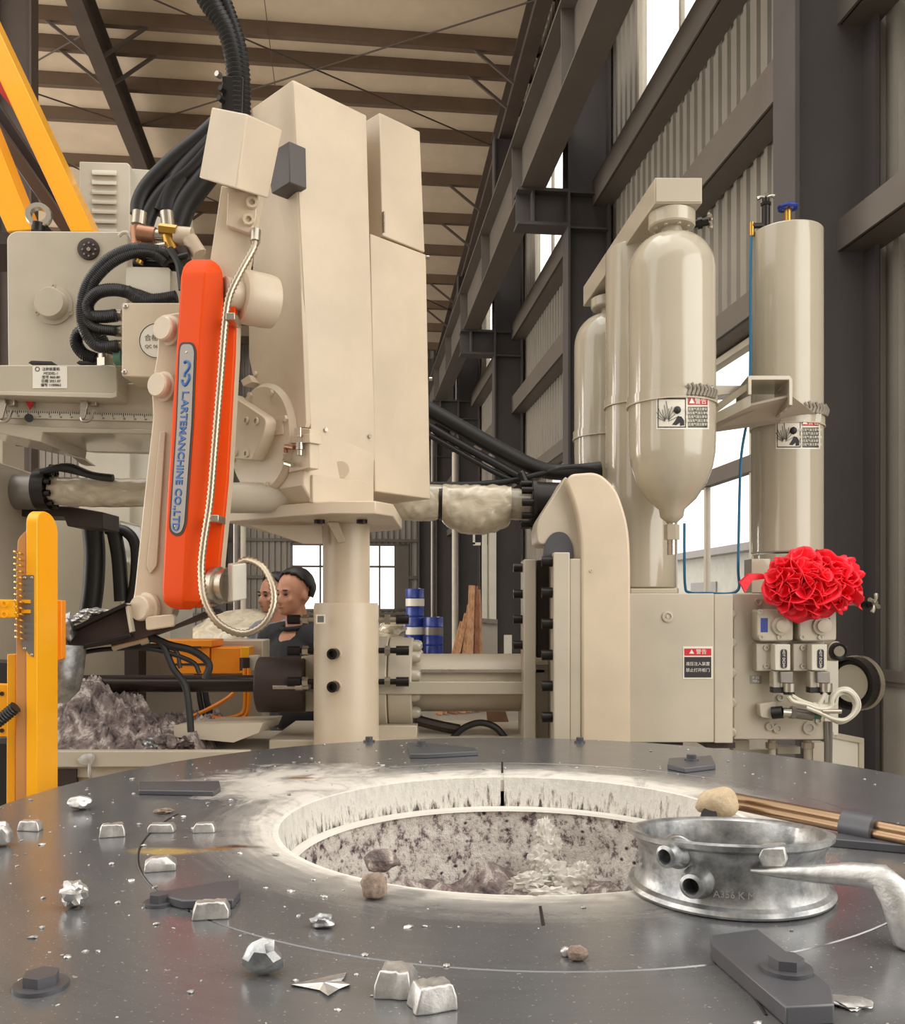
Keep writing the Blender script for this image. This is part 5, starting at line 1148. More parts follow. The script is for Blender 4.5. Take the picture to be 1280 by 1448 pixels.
for k in range(0, 15): text(ru, str(10 + k), W(-4 + k * 15, 587.5 + k * .4, 3.2888), (1, 0, 0), (0, 0, 1), .009, 'ink')
MB().prism([W(x, y, 3.285) for x, y in ((35, 566), (49, 566), (42, 579))], (0, .006, 0)).build('pointer_mark', 'inkred', cm, label='small red triangular pointer')
MB().cyl(W(41, 591, 3.29), W(41, 591, 3.25), .015, n=16).build('pointer_knob', 'black', cm)
MB().pbox(48, 555, 49, 577, 3.285, .004).build('cover_joint', 'plate', cm)
for x0 in (113, -3):
    lt_ = MB().pbox(x0 + 10, 559, x0 + 23, 573, 3.26, .03).build('toggle_latch', 'steel', cm, bevel=.002)
    MB().fp(rnd([(x0, 560), (x0 + 9, 559), (x0 + 11, 572), (x0 + 6, 592), (x0 + 1, 592)], 2), 3.24, .012).build('latch_lever', 'steel', lt_, bevel=.001)
    MB().tube([W(x, y, 3.25) for x, y in ((x0 + 2, 590), (x0 + 4, 595), (x0 + 14, 594), (x0 + 20, 580))], .006, 6, 4).build('latch_wire', 'steel', lt_)
# junction box with glands and white box above it
jb = thing('junction_box', 'beige junction box with round white badge and black conduits entering its left side', 'junction box', W(215, 535, 3.1))
MB().fp(rnd([(172, 428), (262, 428), (262, 536), (172, 532)], 3), 3.10, .17).build('box_body', 'beige', jb, bevel=.004)
bd_ = MB().lathe(W(222, 482, 3.10), [(.062, 0), (.062, .003), (0, .003)], (0, -1, 0), 36).build('round_badge', 'paper', jb)
MB().lathe(W(222, 482, 3.10), [(.060, .0028), (.060, .0042), (.0575, .0042), (.0575, .0028)], (0, -1, 0), 36, closed=True).build('badge_ring', 'ink', bd_)
text(bd_, '合格', W(214, 478, 3.096), (1, 0, 0), (0, 0, 1), .024, 'plate'); text(bd_, 'QC 06', W(214, 490, 3.096), (1, 0, 0), (0, 0, 1), .016, 'plate')
for (x, y) in ((178, 433), (176, 526)): bolt(jb, W(x, y, 3.10), (0, -1, 0), .009, .006, 'dome', 'steel')
for (y, m_) in ((446, 'steel'), (468, 'steel'), (489, 'steel'), (506, 'green')):
    MB().cyl(W(163, y, 3.16), W(173, y, 3.16), .020 if m_ == 'steel' else .026, n=12).build('cable_gland', m_, jb)
wb2 = tag(MB().fp(rnd([(178, 377), (238, 378), (241, 381), (241, 418), (177, 416)], 1), 3.14, .16).build('terminal_box', 'white', bevel=.003), 'small white terminal box above the junction box', 'box')
hs = [([(243, 362), (225, 355), (190, 352), (155, 366), (128, 395), (117, 425), (117, 455), (124, 475), (140, 490), (166, 489)], .020),
      ([(236, 372), (215, 358), (188, 358), (158, 372), (133, 398), (122, 430), (122, 452), (135, 464), (164, 468)], .018),
      ([(250, 428), (220, 426), (195, 418), (165, 410), (138, 414), (124, 430), (128, 446), (145, 448), (164, 446)], .022),
      ([(250, 420), (225, 424), (200, 424), (180, 412)], .022)]
for pts, r_ in hs: MB().ribbed([W(x, y, 3.12 + .01 * len(pts) / 8) for x, y in pts], r_, .007, .0012, 9).build('conduit_loop', 'black', cm, smooth=60)
MB().ribbed([W(x, y, 3.25) for x, y in ((136, 508), (118, 500), (108, 485), (112, 471), (126, 467), (142, 478), (150, 495), (151, 506))], .022, .007, .0015, 9).build('conduit_loop', 'black', cm, smooth=60)
MB().cyl(W(149, 519, 3.23), W(149, 508, 3.23), .030, n=6).cyl(W(149, 508, 3.23), W(149, 502, 3.23), .026, n=12).build('large_gland', 'steel', cm)
# brass and steel hydraulic fittings
hf = thing('hydraulic_fittings', 'cluster of brass and steel hose fittings above the white terminal box', 'pipe fittings', W(235, 372, 3.25))
def fit(px0, py0, px1, py1, Y, r_, m_, name='fitting', n=10): MB().cyl(W(px0, py0, Y), W(px1, py1, Y), r_, n=n).build(name, m_, hf)
fit(198, 352, 196, 322, 3.2, .030, 'copper'); fit(196, 330, 220, 334, 3.18, .030, 'copper'); fit(218, 333, 236, 334, 3.18, .022, 'steel'); fit(234, 322, 246, 360, 3.18, .026, 'brass'); fit(226, 324, 250, 327, 3.16, .02, 'brass', n=6)
fit(248, 334, 272, 336, 3.18, .034, 'beige'); fit(268, 338, 282, 360, 3.17, .028, 'beige'); fit(238, 352, 240, 370, 3.16, .017, 'brass', n=6); fit(196, 374, 200, 350, 3.18, .022, 'darkbrown'); fit(215, 352, 235, 348, 3.16, .016, 'steel'); fit(255, 352, 262, 372, 3.15, .026, 'darkbrown'); fit(252, 384, 258, 380, 3.14, .012, 'steel'); fit(212, 362, 213, 356, 3.14, .012, 'white')
fit(196, 318, 198, 300, 3.2, .026, 'steel'); fit(238, 322, 236, 300, 3.2, .024, 'steel'); fit(190, 372, 250, 376, 3.2, .02, 'blacksteel'); fit(196, 372, 198, 368, 3.14, .014, 'brass')
MB().tube([W(x, y, 3.2) for x, y in ((168, 334), (174, 329), (182, 330), (187, 338), (188, 346))], .007, 8, 5).build('thin_pipe', 'white', hf)
MB().tube([W(x, y, 3.12) for x, y in ((240, 352), (252, 372), (256, 392), (258, 410))], .014, 8, 5).tube([W(x, y, 3.12) for x, y in ((266, 360), (252, 364), (248, 372))], .009, 8, 5).build('fitting_hose', 'black', hf)
for pts, r_ in (([(196, 304), (198, 285), (212, 260), (250, 222), (292, 188), (330, 150)], .032), ([(206, 318), (215, 295), (235, 268), (270, 240), (300, 205)], .030), ([(238, 304), (242, 280), (262, 248), (296, 210), (330, 170)], .055), ([(250, 320), (262, 290), (285, 258), (312, 225)], .045), ([(226, 300), (240, 268), (270, 230), (310, 190)], .03)):
    MB().tube([W(x, y, 3.35 + r_) for x, y in pts], r_, 10, 7).build('hydraulic_hose', 'black', hf)
# louvred cabinet behind
lc = thing('louvred_cabinet', 'cream louvred sheet metal cabinet standing behind the machine head', 'cabinet', W(165, 1322, 5.4))
MB().fp([(112, 228), (180, 230), (184, 234), (184, 1244), (112, 1244)], 5.3, .5).build('cabinet_front', 'white', lc, bevel=.006)
MB().fp([(184, 238), (226, 241), (242, 260), (242, 1240), (184, 1240)], 5.36, .45).build('cabinet_side', 'white', lc, bevel=.004)
for k in range(7):
    y = 240 + k * 13.6; MB().prism([W(130, y, 5.3), W(165, y + 1, 5.3), W(165, y + 5, 5.28), W(130, y + 4, 5.28)], (0, .0, -.012)).build('louver', 'white', lc); MB().pbox(130, y + 4.6, 165, y + 6, 5.299, .002).build('louver_slot', 'ink', lc)
# amber gantry beams upper left
gt = thing('amber_gantry', 'amber yellow inclined gantry beams with a brown grey bar between them, upper left', 'gantry', W(60, 330, 4.9))
MB().fp([(-60, -80), (-60, -12), (100, 328), (133, 328)], 4.8, .16).build('inclined_beam', 'yellow', gt, bevel=.006)
MB().fp([(-60, 60), (46, 325), (10, 328), (-60, 170)], 4.7, .16).build('inclined_beam', 'yellow', gt, bevel=.006)
MB().fp([(-60, 92), (-60, 118), (88, 330), (106, 330)], 5.0, .14).build('tie_bar', 'rust', gt, bevel=.004, label='brown grey square bar')
MB().fp([(-60, 60), (-60, 90), (110, 330), (120, 330)], 5.12, .10).build('tie_bar', 'darkbrown', gt, bevel=.004)
MB().fp([(-20, 92), (-20, 108), (24, 160), (28, 148)], 4.98, .05).build('red_strip', 'red', gt, label='short red painted strip')
MB().pbox(-60, 328, 120, 345, 4.8, .4).build('beam_seat', 'darkbrown', gt)
# under the head: struts, tie bar in film, dark nuts
us = thing('tie_bar_assembly', 'film wrapped tie bar with dark steel nuts under the machine head', 'machine part', W(130, 730, 3.85))
t2 = MB().cyl(W(66, 695, 3.85), W(230, 696, 3.85), .050, n=30).build('tie_bar', 'tank', us)
wrinkled(W(74, 694, 3.85), W(222, 696, 3.85), .058, 'film_sleeve', t2, .004, .008, seed=11)
MB().cyl(W(-10, 696, 3.9), W(56, 696, 3.9), .075, n=30).build('bar_end', 'plate', us)
MB().cyl(W(54, 692, 3.85), W(72, 692, 3.85), .088, n=34).build('bar_flange', 'blacksteel', us)
for k in range(9):
    a = k * 2 * math.pi / 9; bolt(us, W(70, 692, 3.85) + V((0, math.cos(a) * .07, math.sin(a) * .07)), (1, 0, 0), .013, .03, 'socket', 'blacksteel', 'nut_bolt')
MB().fp([(-60, 712), (100, 716), (145, 724), (145, 748), (95, 744), (90, 730), (-60, 730)], 3.95, .2).build('clamp_block', 'darkbrown', us, bevel=.004)
MB().fp([(-60, 605), (4, 605), (4, 700), (-60, 700)], 3.95, .2).build('side_plate', 'cab', us, bevel=.003)
MB().cyl(W(-10, 604, 3.7), W(34, 606, 3.7), .030, n=20).cyl(W(24, 622, 3.75), W(64, 626, 3.75), .026, n=20).build('pivot_pin', 'darkbrown', us)
MB().prism([W(58, 610, 3.6), W(66, 610, 3.6), W(128, 656, 3.9), (W(114, 656, 3.9))], (0, .06, 0)).build('diagonal_strut', 'beige_dim', us)
MB().tube([W(x, y, 3.8) for x, y in ((58, 668), (95, 660), (130, 672), (160, 676))], .016, 8, 5).tube([W(x, y, 3.84) for x, y in ((70, 660), (110, 668), (150, 680))], .012, 8, 5).build('bar_hose', 'black', us)
# machine frame panels
mf = thing('machine_frame', 'pale machine frame panels and base behind the plunger rod', 'machine frame', W(120, 1060, 4.6))
MB().fp(rnd([(-70, 735), (20, 725), (170, 735), (172, 905), (-70, 905)], [0, 30, 4, 0, 0]), 4.6, .3).build('side_panel', 'tank', mf, bevel=.006)
MB().fp([(150, 760), (186, 800), (186, 905), (150, 905)], 4.7, .2).build('side_rib', 'beige_dim', mf)
MB().fp([(-70, 905), (372, 905), (372, 1344), (-70, 1344)], 4.2, .16).build('base_panel', 'cab', mf, bevel=.006)
MB().pbox(176, 905, 196, 1040, 4.05, .1).build('dark_post', 'darkbrown', mf)
for pts, r_ in (([(130, 740), (134, 780), (132, 830), (126, 872)], .050), ([(160, 745), (168, 790), (172, 850)], .035), ([(150, 748), (178, 752), (192, 775), (190, 830), (178, 870)], .026)):
    MB().tube([W(x, y, 4.35) for x, y in pts], r_, 10, 6).build('frame_hose', 'black', mf)
# orange toolbox pair behind the rod
ob = thing('orange_machine_box', 'pair of joined orange sheet metal housings behind the black plunger rod', 'housing', W(300, 953, 4.0))
MB().pbox(242, 910, 296, 953, 3.98, .2).build('housing_front', 'yellow2', ob, bevel=.004); MB().pbox(212, 905, 300, 915, 3.96, .2).build('housing_lid', 'yellow2', ob, bevel=.004)
MB().pbox(298, 916, 346, 953, 3.99, .2).build('housing_side', 'yellow2', ob, bevel=.004); MB().pbox(340, 915, 352, 952, 3.97, .05).build('housing_flange', 'yellow', ob, bevel=.003)
MB().pbox(268, 914, 284, 917, 3.955, .004).build('handle_slot', 'darkbrown', ob)
MB().pbox(242, 938, 290, 941, 3.975, .004).build('seam', 'darkbrown', ob)
MB().cyl(W(346, 948, 3.94), W(346, 930, 3.94), .022, n=12).build('hose_coupling', 'darkbrown', ob); MB().pbox(352, 927, 365, 948, 3.95, .05).build('terminal_block', 'white', ob)
for pts in ([(346, 945), (346, 1000), (336, 1012), (318, 1016), (300, 1014)], [(352, 945), (351, 1002), (340, 1016), (320, 1019)], [(345, 960), (326, 984), (290, 1005), (250, 1022), (240, 1028), (236, 1044)]):
    MB().tube([W(x, y, 3.92) for x, y in pts], .009, 8, 6).build('amber_hose', 'yellow2', ob)
MB().tube([W(x, y, 4.0) for x, y in ((276, 930), (282, 985), (286, 1008), (284, 1032), (268, 1044))], .012, 8, 5).tube([W(x, y, 4.0) for x, y in ((284, 930), (291, 985), (296, 1006), (300, 1014))], .014, 8, 5).build('hanging_hose', 'black', ob)
# trough with slag heap
tr = thing('slag_trough', 'grey steel trough ledge heaped with dross behind the cover', 'trough', W(200, 1085, 3.2))
zl = wz(1062, 3.25)
MB().prism([W(x, 1062, 3.25) for x in (-60, 352)] + [W(352, 1084, 3.25), W(-60, 1086, 3.25)], (0, .04, 0)).build('trough_lip', 'cab', tr, bevel=.004)
x0, x1 = wx(-60, 3.25), wx(352, 3.25)
MB().add([V((x, y, z)) for z in (zl - .10, zl - .05) for y in (3.28, 4.15) for x in (x0, x1)], [(0, 2, 3, 1), (4, 5, 7, 6), (0, 1, 5, 4), (2, 6, 7, 3), (0, 4, 6, 2), (1, 3, 7, 5)]).build('trough_floor', 'cab', tr)
MB().prism([W(x, y, 3.5) for x, y in ((246, 1026), (372, 1022), (366, 1036), (330, 1050), (246, 1042))], (0, .4, -.02)).build('tray_panel', 'beige_dim', tr)
MB().prism([V((x0, 3.3, 0)), V((x1, 3.3, 0)), V((x1, 3.3, zl - .1)), V((x0, 3.3, zl - .1))], (0, .82, 0)).build('trough_stand', 'beige_dim', tr)
MB().fp([(72, 1088), (108, 1088), (108, 1112), (72, 1112)], 3.27, .02).build('stand_opening', 'darkbrown', tr)
def heap(name, x0, x1, y0, y1, zb, fn, nx, ny, mat):
    mb = MB(); vs = []; 
    for j in range(ny + 1):
        for i in range(nx + 1):
            x = x0 + (x1 - x0) * i / nx; y = y0 + (y1 - y0) * j / ny
            e = min(1, min(i, nx - i) / 5, min(j, ny - j) / 5)
            vs.append(V((x, y, zb + e * max(0, fn(x, y)))))
    W_ = nx + 1; fs = [(j * W_ + i, j * W_ + i + 1, (j + 1) * W_ + i + 1, (j + 1) * W_ + i) for j in range(ny) for i in range(nx)]
    return mb.add(vs, fs).build(name, mat, None, smooth=28, kind='stuff')
def rough(x, y): 
    p = V((x * 9, y * 9, 3)); return .05 * noise.noise(p) + .035 * abs(noise.noise(p * 2.6)) + .03 * abs(noise.noise(p * 6))
pk = W(125, 1000, 3.6); hz = wz(985, 3.6) - zl + .05
hp = heap('slag_heap', wx(40, 3.6), wx(300, 3.6), 3.34, 4.1, zl - .05, lambda x, y: hz * math.exp(-((x - pk.x) / .19) ** 2 - ((y - 3.62) / .25) ** 2) + .05 + rough(x, y) * 1.3, 130, 90, 'slag')
tag(hp, 'heap of grey violet dross piled in the trough behind the yellow guard', 'slag heap')
MB_ = [(W(120, 990, 3.5), (.045, .03, .022), 'alu'), (W(96, 1045, 3.42), (.05, .03, .02), 'alucast'), (W(150, 1030, 3.45), (.05, .03, .02), 'slag'), (W(215, 1052, 3.38), (.03, .02, .025), 'alucast'), (W(238, 1050, 3.38), (.045, .03, .028), 'slag'), (W(263, 1056, 3.36), (.03, .03, .02), 'darkbrown')]
for k, (p, s_, m_) in enumerate(MB_):
    lab = ('bright dross lump near the top of the heap', 'pale dross lump low on the heap beside the guard', 'grey dross lump on the right flank of the heap', 'upright pale dross chip right of the heap', 'violet grey dross lump near the tray panel', 'dark round dross lump at the tray edge')[k]
    tag(MB().blob(p, s_, k + 30, .7, 1.8, 3).build('dross_lump', m_, None, smooth=30), lab, 'dross lump', 'dross lumps in the trough')
tag(MB().prism([W(x, y, 3.62) for x, y in ((128, 985), (146, 982), (186, 1042), (172, 1048))], (0, .03, .01)).build('dross_plate', 'slag', bevel=.004), 'long grey dross slab leaning down the right side of the heap', 'dross lump')
MB_c = MB().blob(W(122, 1074, 3.24), (.03, .008, .02), 3, .6, 2, 2).blob(W(127, 1088, 3.24), (.007, .006, .04), 5, .4, 2, 2)
MB_c.build('aluminium_drip', 'alu', tr)
# yellow guard
yg = thing('yellow_guard', 'tall amber yellow sheet guard post with transparent window and coiled cable', 'guard', W(45, 1140, 2.5))
gy = [(20, 1665), (23, 800), (25, 762), (36, 750), (52, 742), (52, 1665)]
MB().prism([W(x, y, 2.46) for x, y in rnd(gy, [0, 0, 6, 8, 3, 0])], (0, .03, 0)).build('guard_face', 'yellow_shaded', yg, bevel=.003)  # browner than the edge: shade painted into this face
# rounded edge return
sd = rnd([(-.004, .0), (-.004, 1.845), (.03, 1.865), (.085, 1.86), (.125, 1.83), (.125, .0)], [0, .02, .02, .03, .03, 0], 6)
xg = W(52, 900, 2.46).x + .003
MB().prism([V((xg, 2.46 + a, b)) for a, b in sd], (-.03, 0, 0)).build('guard_edge', 'yellow', yg, bevel=.002)
MB().fp([(10, 925), (22, 925), (20, 1670), (6, 1670)], 2.5, .03).build('guard_flange', 'yellow', yg, bevel=.002)
wn = MB().prism([W(x, y, 2.455) for x, y in rnd([(31, 813), (48, 813), (48, 930), (42, 926), (30, 912)], 1.5)], (0, .004, 0)).build('window_plate', 'plate', yg, label='grey transparent window strip')
for (x, y) in ((35, 817), (45, 817), (45, 926), (35, 917)): bolt(wn, W(x, y, 2.455), (0, -1, 0), .004, .003, 'dome', 'steel')
mb = MB()
for k in range(15): mb.lathe(W(26 + .15 * k, 782 + 8.6 * k, 2.44), [(.010, -.002), (.010, .002), (.0135, .002), (.0135, -.002)], (.3, .2, 1), 14, closed=True)
mb.build('coiled_cable', 'brass', yg, smooth=40)
MB().fp([(30, 848), (42, 848), (42, 853), (30, 853)], 2.45, .01).fp([(30, 862), (42, 862), (42, 867), (30, 867)], 2.45, .01).build('hinge_pin', 'yellow', yg)
MB().fp([(73, 848), (87, 849), (87, 932), (76, 936), (73, 934)], 2.60, .03).build('side_flap', 'yellow2', yg, bevel=.002)
br = MB().fp([(-60, 847), (20, 848), (22, 873), (-60, 877)], 2.43, .02).build('hinge_bracket', 'yellow', yg, bevel=.002)
for (x, y) in ((7, 854), (7, 869)): bolt(br, W(x, y, 2.43), (0, -1, 0), .009, .006, 'socket', 'yellow')
lb2 = MB().fp([(-60, 966), (20, 968), (21, 1000), (20, 1042), (-60, 1040)], 2.52, .03).build('lower_bracket', 'yellow', yg, bevel=.002)
for (x, y) in ((3, 981), (18, 1020), (3, 1033)): bolt(lb2, W(x, y, 2.52), (0, -1, 0), .006, .003, 'socket', 'darkbrown')
MB().ribbed([W(x, y, 2.44) for x, y in ((-30, 1040), (0, 1018), (22, 1000))], .016, .008, .002, 9).build('guard_conduit', 'black', yg)
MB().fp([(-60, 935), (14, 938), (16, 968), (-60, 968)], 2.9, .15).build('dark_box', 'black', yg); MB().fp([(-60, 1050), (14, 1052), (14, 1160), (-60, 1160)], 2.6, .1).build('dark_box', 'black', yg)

# supports that carry the head and the gantry down to the floor
MB().box((wx(-38, 3.7), 4.0, 1.1), (.16, .5, 2.2)).build('head_column', 'beige_dim', cm, bevel=.006)
MB().box((wx(-38, 3.7), 4.0, .02), (.36, .7, .04)).build('column_foot', 'steelgrey', cm)
for x in (-150, -80): MB().box((wx(x, 5.0), 5.0, 1.85), (.16, .16, 3.7)).build('gantry_leg', 'yellow', gt, bevel=.006)
MB().pbox(-160, 332, -55, 348, 4.9, .3).build('cross_beam', 'darkbrown', gt)
MB().box((wx(-55, 3.9), 4.05, 1.0), (.18, .3, 2.1)).build('bar_stand', 'beige_dim', us, bevel=.005)
# ------------------------------------------------------------------ people and things in the background
def voxel(o, size=.011, it=4):
    m = o.modifiers.new('remesh', 'REMESH'); m.mode = 'VOXEL'; m.voxel_size = size; m.use_smooth_shade = True
    s = o.modifiers.new('smooth', 'SMOOTH'); s.factor = .5; s.iterations = it; return o
def person(px, Y, top_y, face, label, shirt, shirt_label, bend=0):
    x0 = wx(px, Y); ht = wz(top_y, Y); k = ht / 1.76
    t = thing('person', label, 'person', (x0, Y, 0), None)
    fx, fy = math.cos(face), math.sin(face); sx, sy = -fy, fx                       # facing and sideways axes
    def q(f, s, z): return V((x0 + (fx * f + sx * s) * k, Y + (fy * f + sy * s) * k, z * k))
    def limb(mb, pts):
        for (a, ra), (b_, rb_) in zip(pts, pts[1:]):
            mb.cyl(a, b_, ra * k, rb_ * k, 14); mb.blob(a, (ra * k,) * 3, 0, 0, 1, 2); mb.blob(b_, (rb_ * k,) * 3, 0, 0, 1, 2)
    RT = Matrix.Rotation(face, 3, 'Z')
    body = MB()
    hc = q(.035, 0, 1.645)
    body.blob(hc + RT @ V((-.012 * k, 0, .022 * k)), (.098 * k, .076 * k, .098 * k), 0, 0, 1, 3, RT)            # skull
    body.blob(hc + RT @ V((.030 * k, 0, -.045 * k)), (.062 * k, .058 * k, .070 * k), 0, 0, 1, 3, RT)           # face and jaw
    body.blob(hc + RT @ V((.066 * k, 0, -.092 * k)), (.024 * k, .030 * k, .020 * k), 0, 0, 1, 2, RT)           # chin
    body.blob(hc + RT @ V((.094 * k, 0, -.030 * k)), (.017 * k, .013 * k, .026 * k), 0, 0, 1, 2, RT)           # nose
    body.blob(hc + RT @ V((.100 * k, 0, -.044 * k)), (.013 * k, .017 * k, .010 * k), 0, 0, 1, 2, RT)
    body.blob(hc + RT @ V((.076 * k, 0, .012 * k)), (.018 * k, .046 * k, .012 * k), 0, 0, 1, 2, RT)            # brow
    body.blob(hc + RT @ V((.082 * k, 0, -.070 * k)), (.014 * k, .026 * k, .010 * k), 0, 0, 1, 2, RT)           # lips
    for s in (-1, 1):
        body.blob(hc + RT @ V((-.012 * k, s * .079 * k, -.016 * k)), (.018 * k, .010 * k, .032 * k), 0, 0, 1, 2, RT)   # ears
        body.blob(hc + RT @ V((.062 * k, s * .040 * k, -.034 * k)), (.022 * k, .020 * k, .022 * k), 0, 0, 1, 2, RT)    # cheek bones
    limb(body, [(q(-.005, 0, 1.40), .066), (q(.012, 0, 1.55), .056)])
    limb(body, [(q(0, 0, .98), .14), (q(0, 0, 1.20), .13), (q(0, 0, 1.38), .11)])
    for s in (-1, 1):
        sh, el, wr_ = q(0, s * .19, 1.41), q(-.02, s * .25, 1.12), q(.14, s * .22, .90)
        limb(body, [(sh, .052), (el, .040), (wr_, .026)])
        body.blob(wr_ + (wr_ - el).normalized() * .05 * k, (.038 * k, .022 * k, .046 * k), 0, 0, 1, 2, RT)
        for f, (off, L) in enumerate(((-.028, .068), (-.010, .080), (.009, .076), (.027, .060))):
            a = wr_ + (wr_ - el).normalized() * .08 * k + V((fx, fy, 0)) * off * k
            b_ = a + V((fx * .3, fy * .3, -.95)) * L * .55 * k; c_ = b_ + V((-fx * .1 - sx * s * .4, -fy * .1 - sy * s * .4, -.8)) * L * .5 * k
            limb(body, [(a, .0105), (b_, .0095), (c_, .0085)])
        a = wr_ + V((fx * .02, fy * .02, -.02)) * k; limb(body, [(a, .012), (a + V((fx * .05, fy * .05, -.035)) * k, .0105), (a + V((fx * .065, fy * .065, -.07)) * k, .009)])
        hip, kn, an = q(0, s * .09, .94), q(.02, s * .10, .50), q(-.01, s * .10, .09)
        limb(body, [(hip, .085), (kn, .056), (an, .04)]); body.blob(q(.06, s * .10, .05), (.12 * k, .042 * k, .045 * k), 0, 0, 1, 2, RT)
    bo = voxel(body.build('body', 'skin', t, smooth=180), .0085, 5)
    sh_ = MB()
    sh_.blob(q(0, 0, 1.24), (.145 * k, .205 * k, .235 * k), 0, 0, 1, 3, RT); sh_.blob(q(0, 0, 1.05), (.150 * k, .190 * k, .18 * k), 0, 0, 1, 3, RT); sh_.blob(q(-.01, 0, 1.40), (.085 * k, .17 * k, .07 * k), 0, 0, 1, 3, RT)
    for s in (-1, 1): limb(sh_, [(q(0, s * .09, 1.43), .075), (q(0, s * .19, 1.405), .078), (q(-.015, s * .238, 1.20), .070)])
    so = voxel(sh_.build('shirt', shirt, t, smooth=180, label=shirt_label), .011, 3)
    tx = so.modifiers.new('folds', 'DISPLACE'); im = bpy.data.textures.new('cloth folds', 'CLOUDS'); im.noise_scale = .09; tx.texture = im; tx.strength = .018; tx.mid_level = .5
    cr_ = MB(); n_ = 20
    cr_.tube([q(.02 + .068 * math.cos(2 * math.pi * i / n_), .068 * math.sin(2 * math.pi * i / n_), 1.475 - .012 * math.cos(2 * math.pi * i / n_)) for i in range(n_ + 1)], .012 * k, 8, 0); cr_.build('collar', shirt, t)
    tr_ = MB(); tr_.blob(q(0, 0, .95), (.135 * k, .175 * k, .13 * k), 0, 0, 1, 3, RT)
    for s in (-1, 1): limb(tr_, [(q(0, s * .09, .92), .105), (q(.02, s * .10, .50), .078), (q(-.01, s * .10, .10), .068)])
    voxel(tr_.build('trousers', 'trousers', t, smooth=180), .012, 3)
    for s in (-1, 1): MB().blob(q(.055, s * .10, .05), (.135 * k, .05 * k, .05 * k), 0, 0, 1, 3, RT).build('shoe', 'shoe', t)
    hr = MB(); c0 = hc + RT @ V((-.022 * k, 0, .034 * k)); bm = bmesh.new(); bmesh.ops.create_icosphere(bm, subdivisions=4, radius=1)
    vs = []; keep = {}
    for v in bm.verts:
        u = v.co; ok = u.z > (-.55 if u.x < -.15 else .10 + .72 * u.x if u.x < .75 else .62)
        if abs(u.y) > .8 and -.15 <= u.x < .10: ok = u.z > -.05
        keep[v.index] = ok
        w_ = 1 + .05 * noise.noise(u * 6); vs.append(c0 + RT @ V((u.x * .106 * k, u.y * .085 * k, u.z * .100 * k)) * w_)
    fs = [tuple(v.index for v in f.verts) for f in bm.faces if all(keep[v.index] for v in f.verts)]; bm.free()
    used = sorted({i for f in fs for i in f}); mp = {i: j for j, i in enumerate(used)}
    ho = hr.add([vs[i] for i in used], [tuple(mp[i] for i in f) for f in fs]).build('hair', 'hair', t, smooth=180)
    so_ = ho.modifiers.new('thick', 'SOLIDIFY'); so_.thickness = .014; so_.offset = 0
    for s in (-1, 1):
        MB().blob(hc + RT @ V((.083 * k, s * .030 * k, -.006 * k)), (.007 * k, .014 * k, .0055 * k), 0, 0, 1, 2, RT).build('eye', 'ink', t)
        MB().blob(hc + RT @ V((.089 * k, s * .032 * k, .015 * k)), (.007 * k, .020 * k, .0045 * k), 0, 0, 1, 2, RT).build('eyebrow', 'hair', t)
    MB().blob(hc + RT @ V((.094 * k, 0, -.071 * k)), (.006 * k, .022 * k, .004 * k), 0, 0, 1, 2, RT).build('mouth', 'copper', t)
    return t, q
p1, q1 = person(421, 4.75, 808, math.radians(236), 'man with short black hair in a black shirt looking left beside the round post', 'shirtblack', 'black short sleeved shirt')
p2, q2 = person(394, 5.6, 814, math.radians(228), 'person in a blue grey t-shirt standing behind the man in black', 'shirtgrey', 'blue grey t-shirt with pale lettering')
fd = V((math.cos(math.radians(228)), math.sin(math.radians(228)), 0))
text(p2, 'Nuk', q2(.158, .06, 1.27), V((-fd.y, fd.x, 0)) * 1, (0, 0, 1), .075, 'paper', ext=.004)
# drums on the far left of the side wall
def drum(x, Y, z, label, band='paper'):
    t = thing('blue_drum', label, 'drum', (x, Y, z), 'blue drums by the far columns'); r_, h = .205, .625
    MB().lathe((x, Y, z), [(r_ * .97, 0), (r_, .012), (r_, .05), (r_ * .985, .06), (r_ * .985, h * .33), (r_ * 1.02, h * .34), (r_ * .985, h * .36), (r_ * .985, h * .66), (r_ * 1.02, h * .67), (r_ * .985, h * .69), (r_, h - .03), (r_ * .97, h - .005), (r_ * .9, h - .005), (r_ * .88, h - .02)], n=32).build('drum_body', 'blue', t)
    MB().lathe((x, Y, z), [(r_ * .985, h * .38), (r_ + .003, h * .38), (r_ + .003, h * .64), (r_ * .985, h * .64)], n=32, closed=True).build('drum_label', band, t)
    MB().cyl((x + .1, Y - .05, z + h - .02), (x + .1, Y - .05, z + h + .005), .03, n=10).build('bung', 'paper', t)
    return t
dx = wx(587, 20)
pal = thing('wooden_pallet', 'low wooden pallet under the stacked blue drums', 'pallet', (dx + .25, 20, 0))
for k in range(5): MB().box((dx + .25, 19.55 + k * .22, .115), (1.1, .12, .02)).build('deck_board', 'wood', pal)
for s in (-.45, 0, .45): MB().box((dx + .25 + s, 20, .052), (.09, 1.0, .104)).build('bearer', 'wood', pal)
for i, lab in enumerate(('blue drum standing at the bottom of the three-high stack', 'blue drum in the middle of the three-high stack', 'blue drum with white band on top of the three-high stack')): drum(dx, 20, .126 + .626 * i, lab)
for i, lab in enumerate(('blue drum at the bottom of the two-high stack beside the planks', 'blue drum with pale label on top of the two-high stack')): drum(dx + .42, 19.85, .126 + .626 * i, lab, 'plate' if i else 'paper')
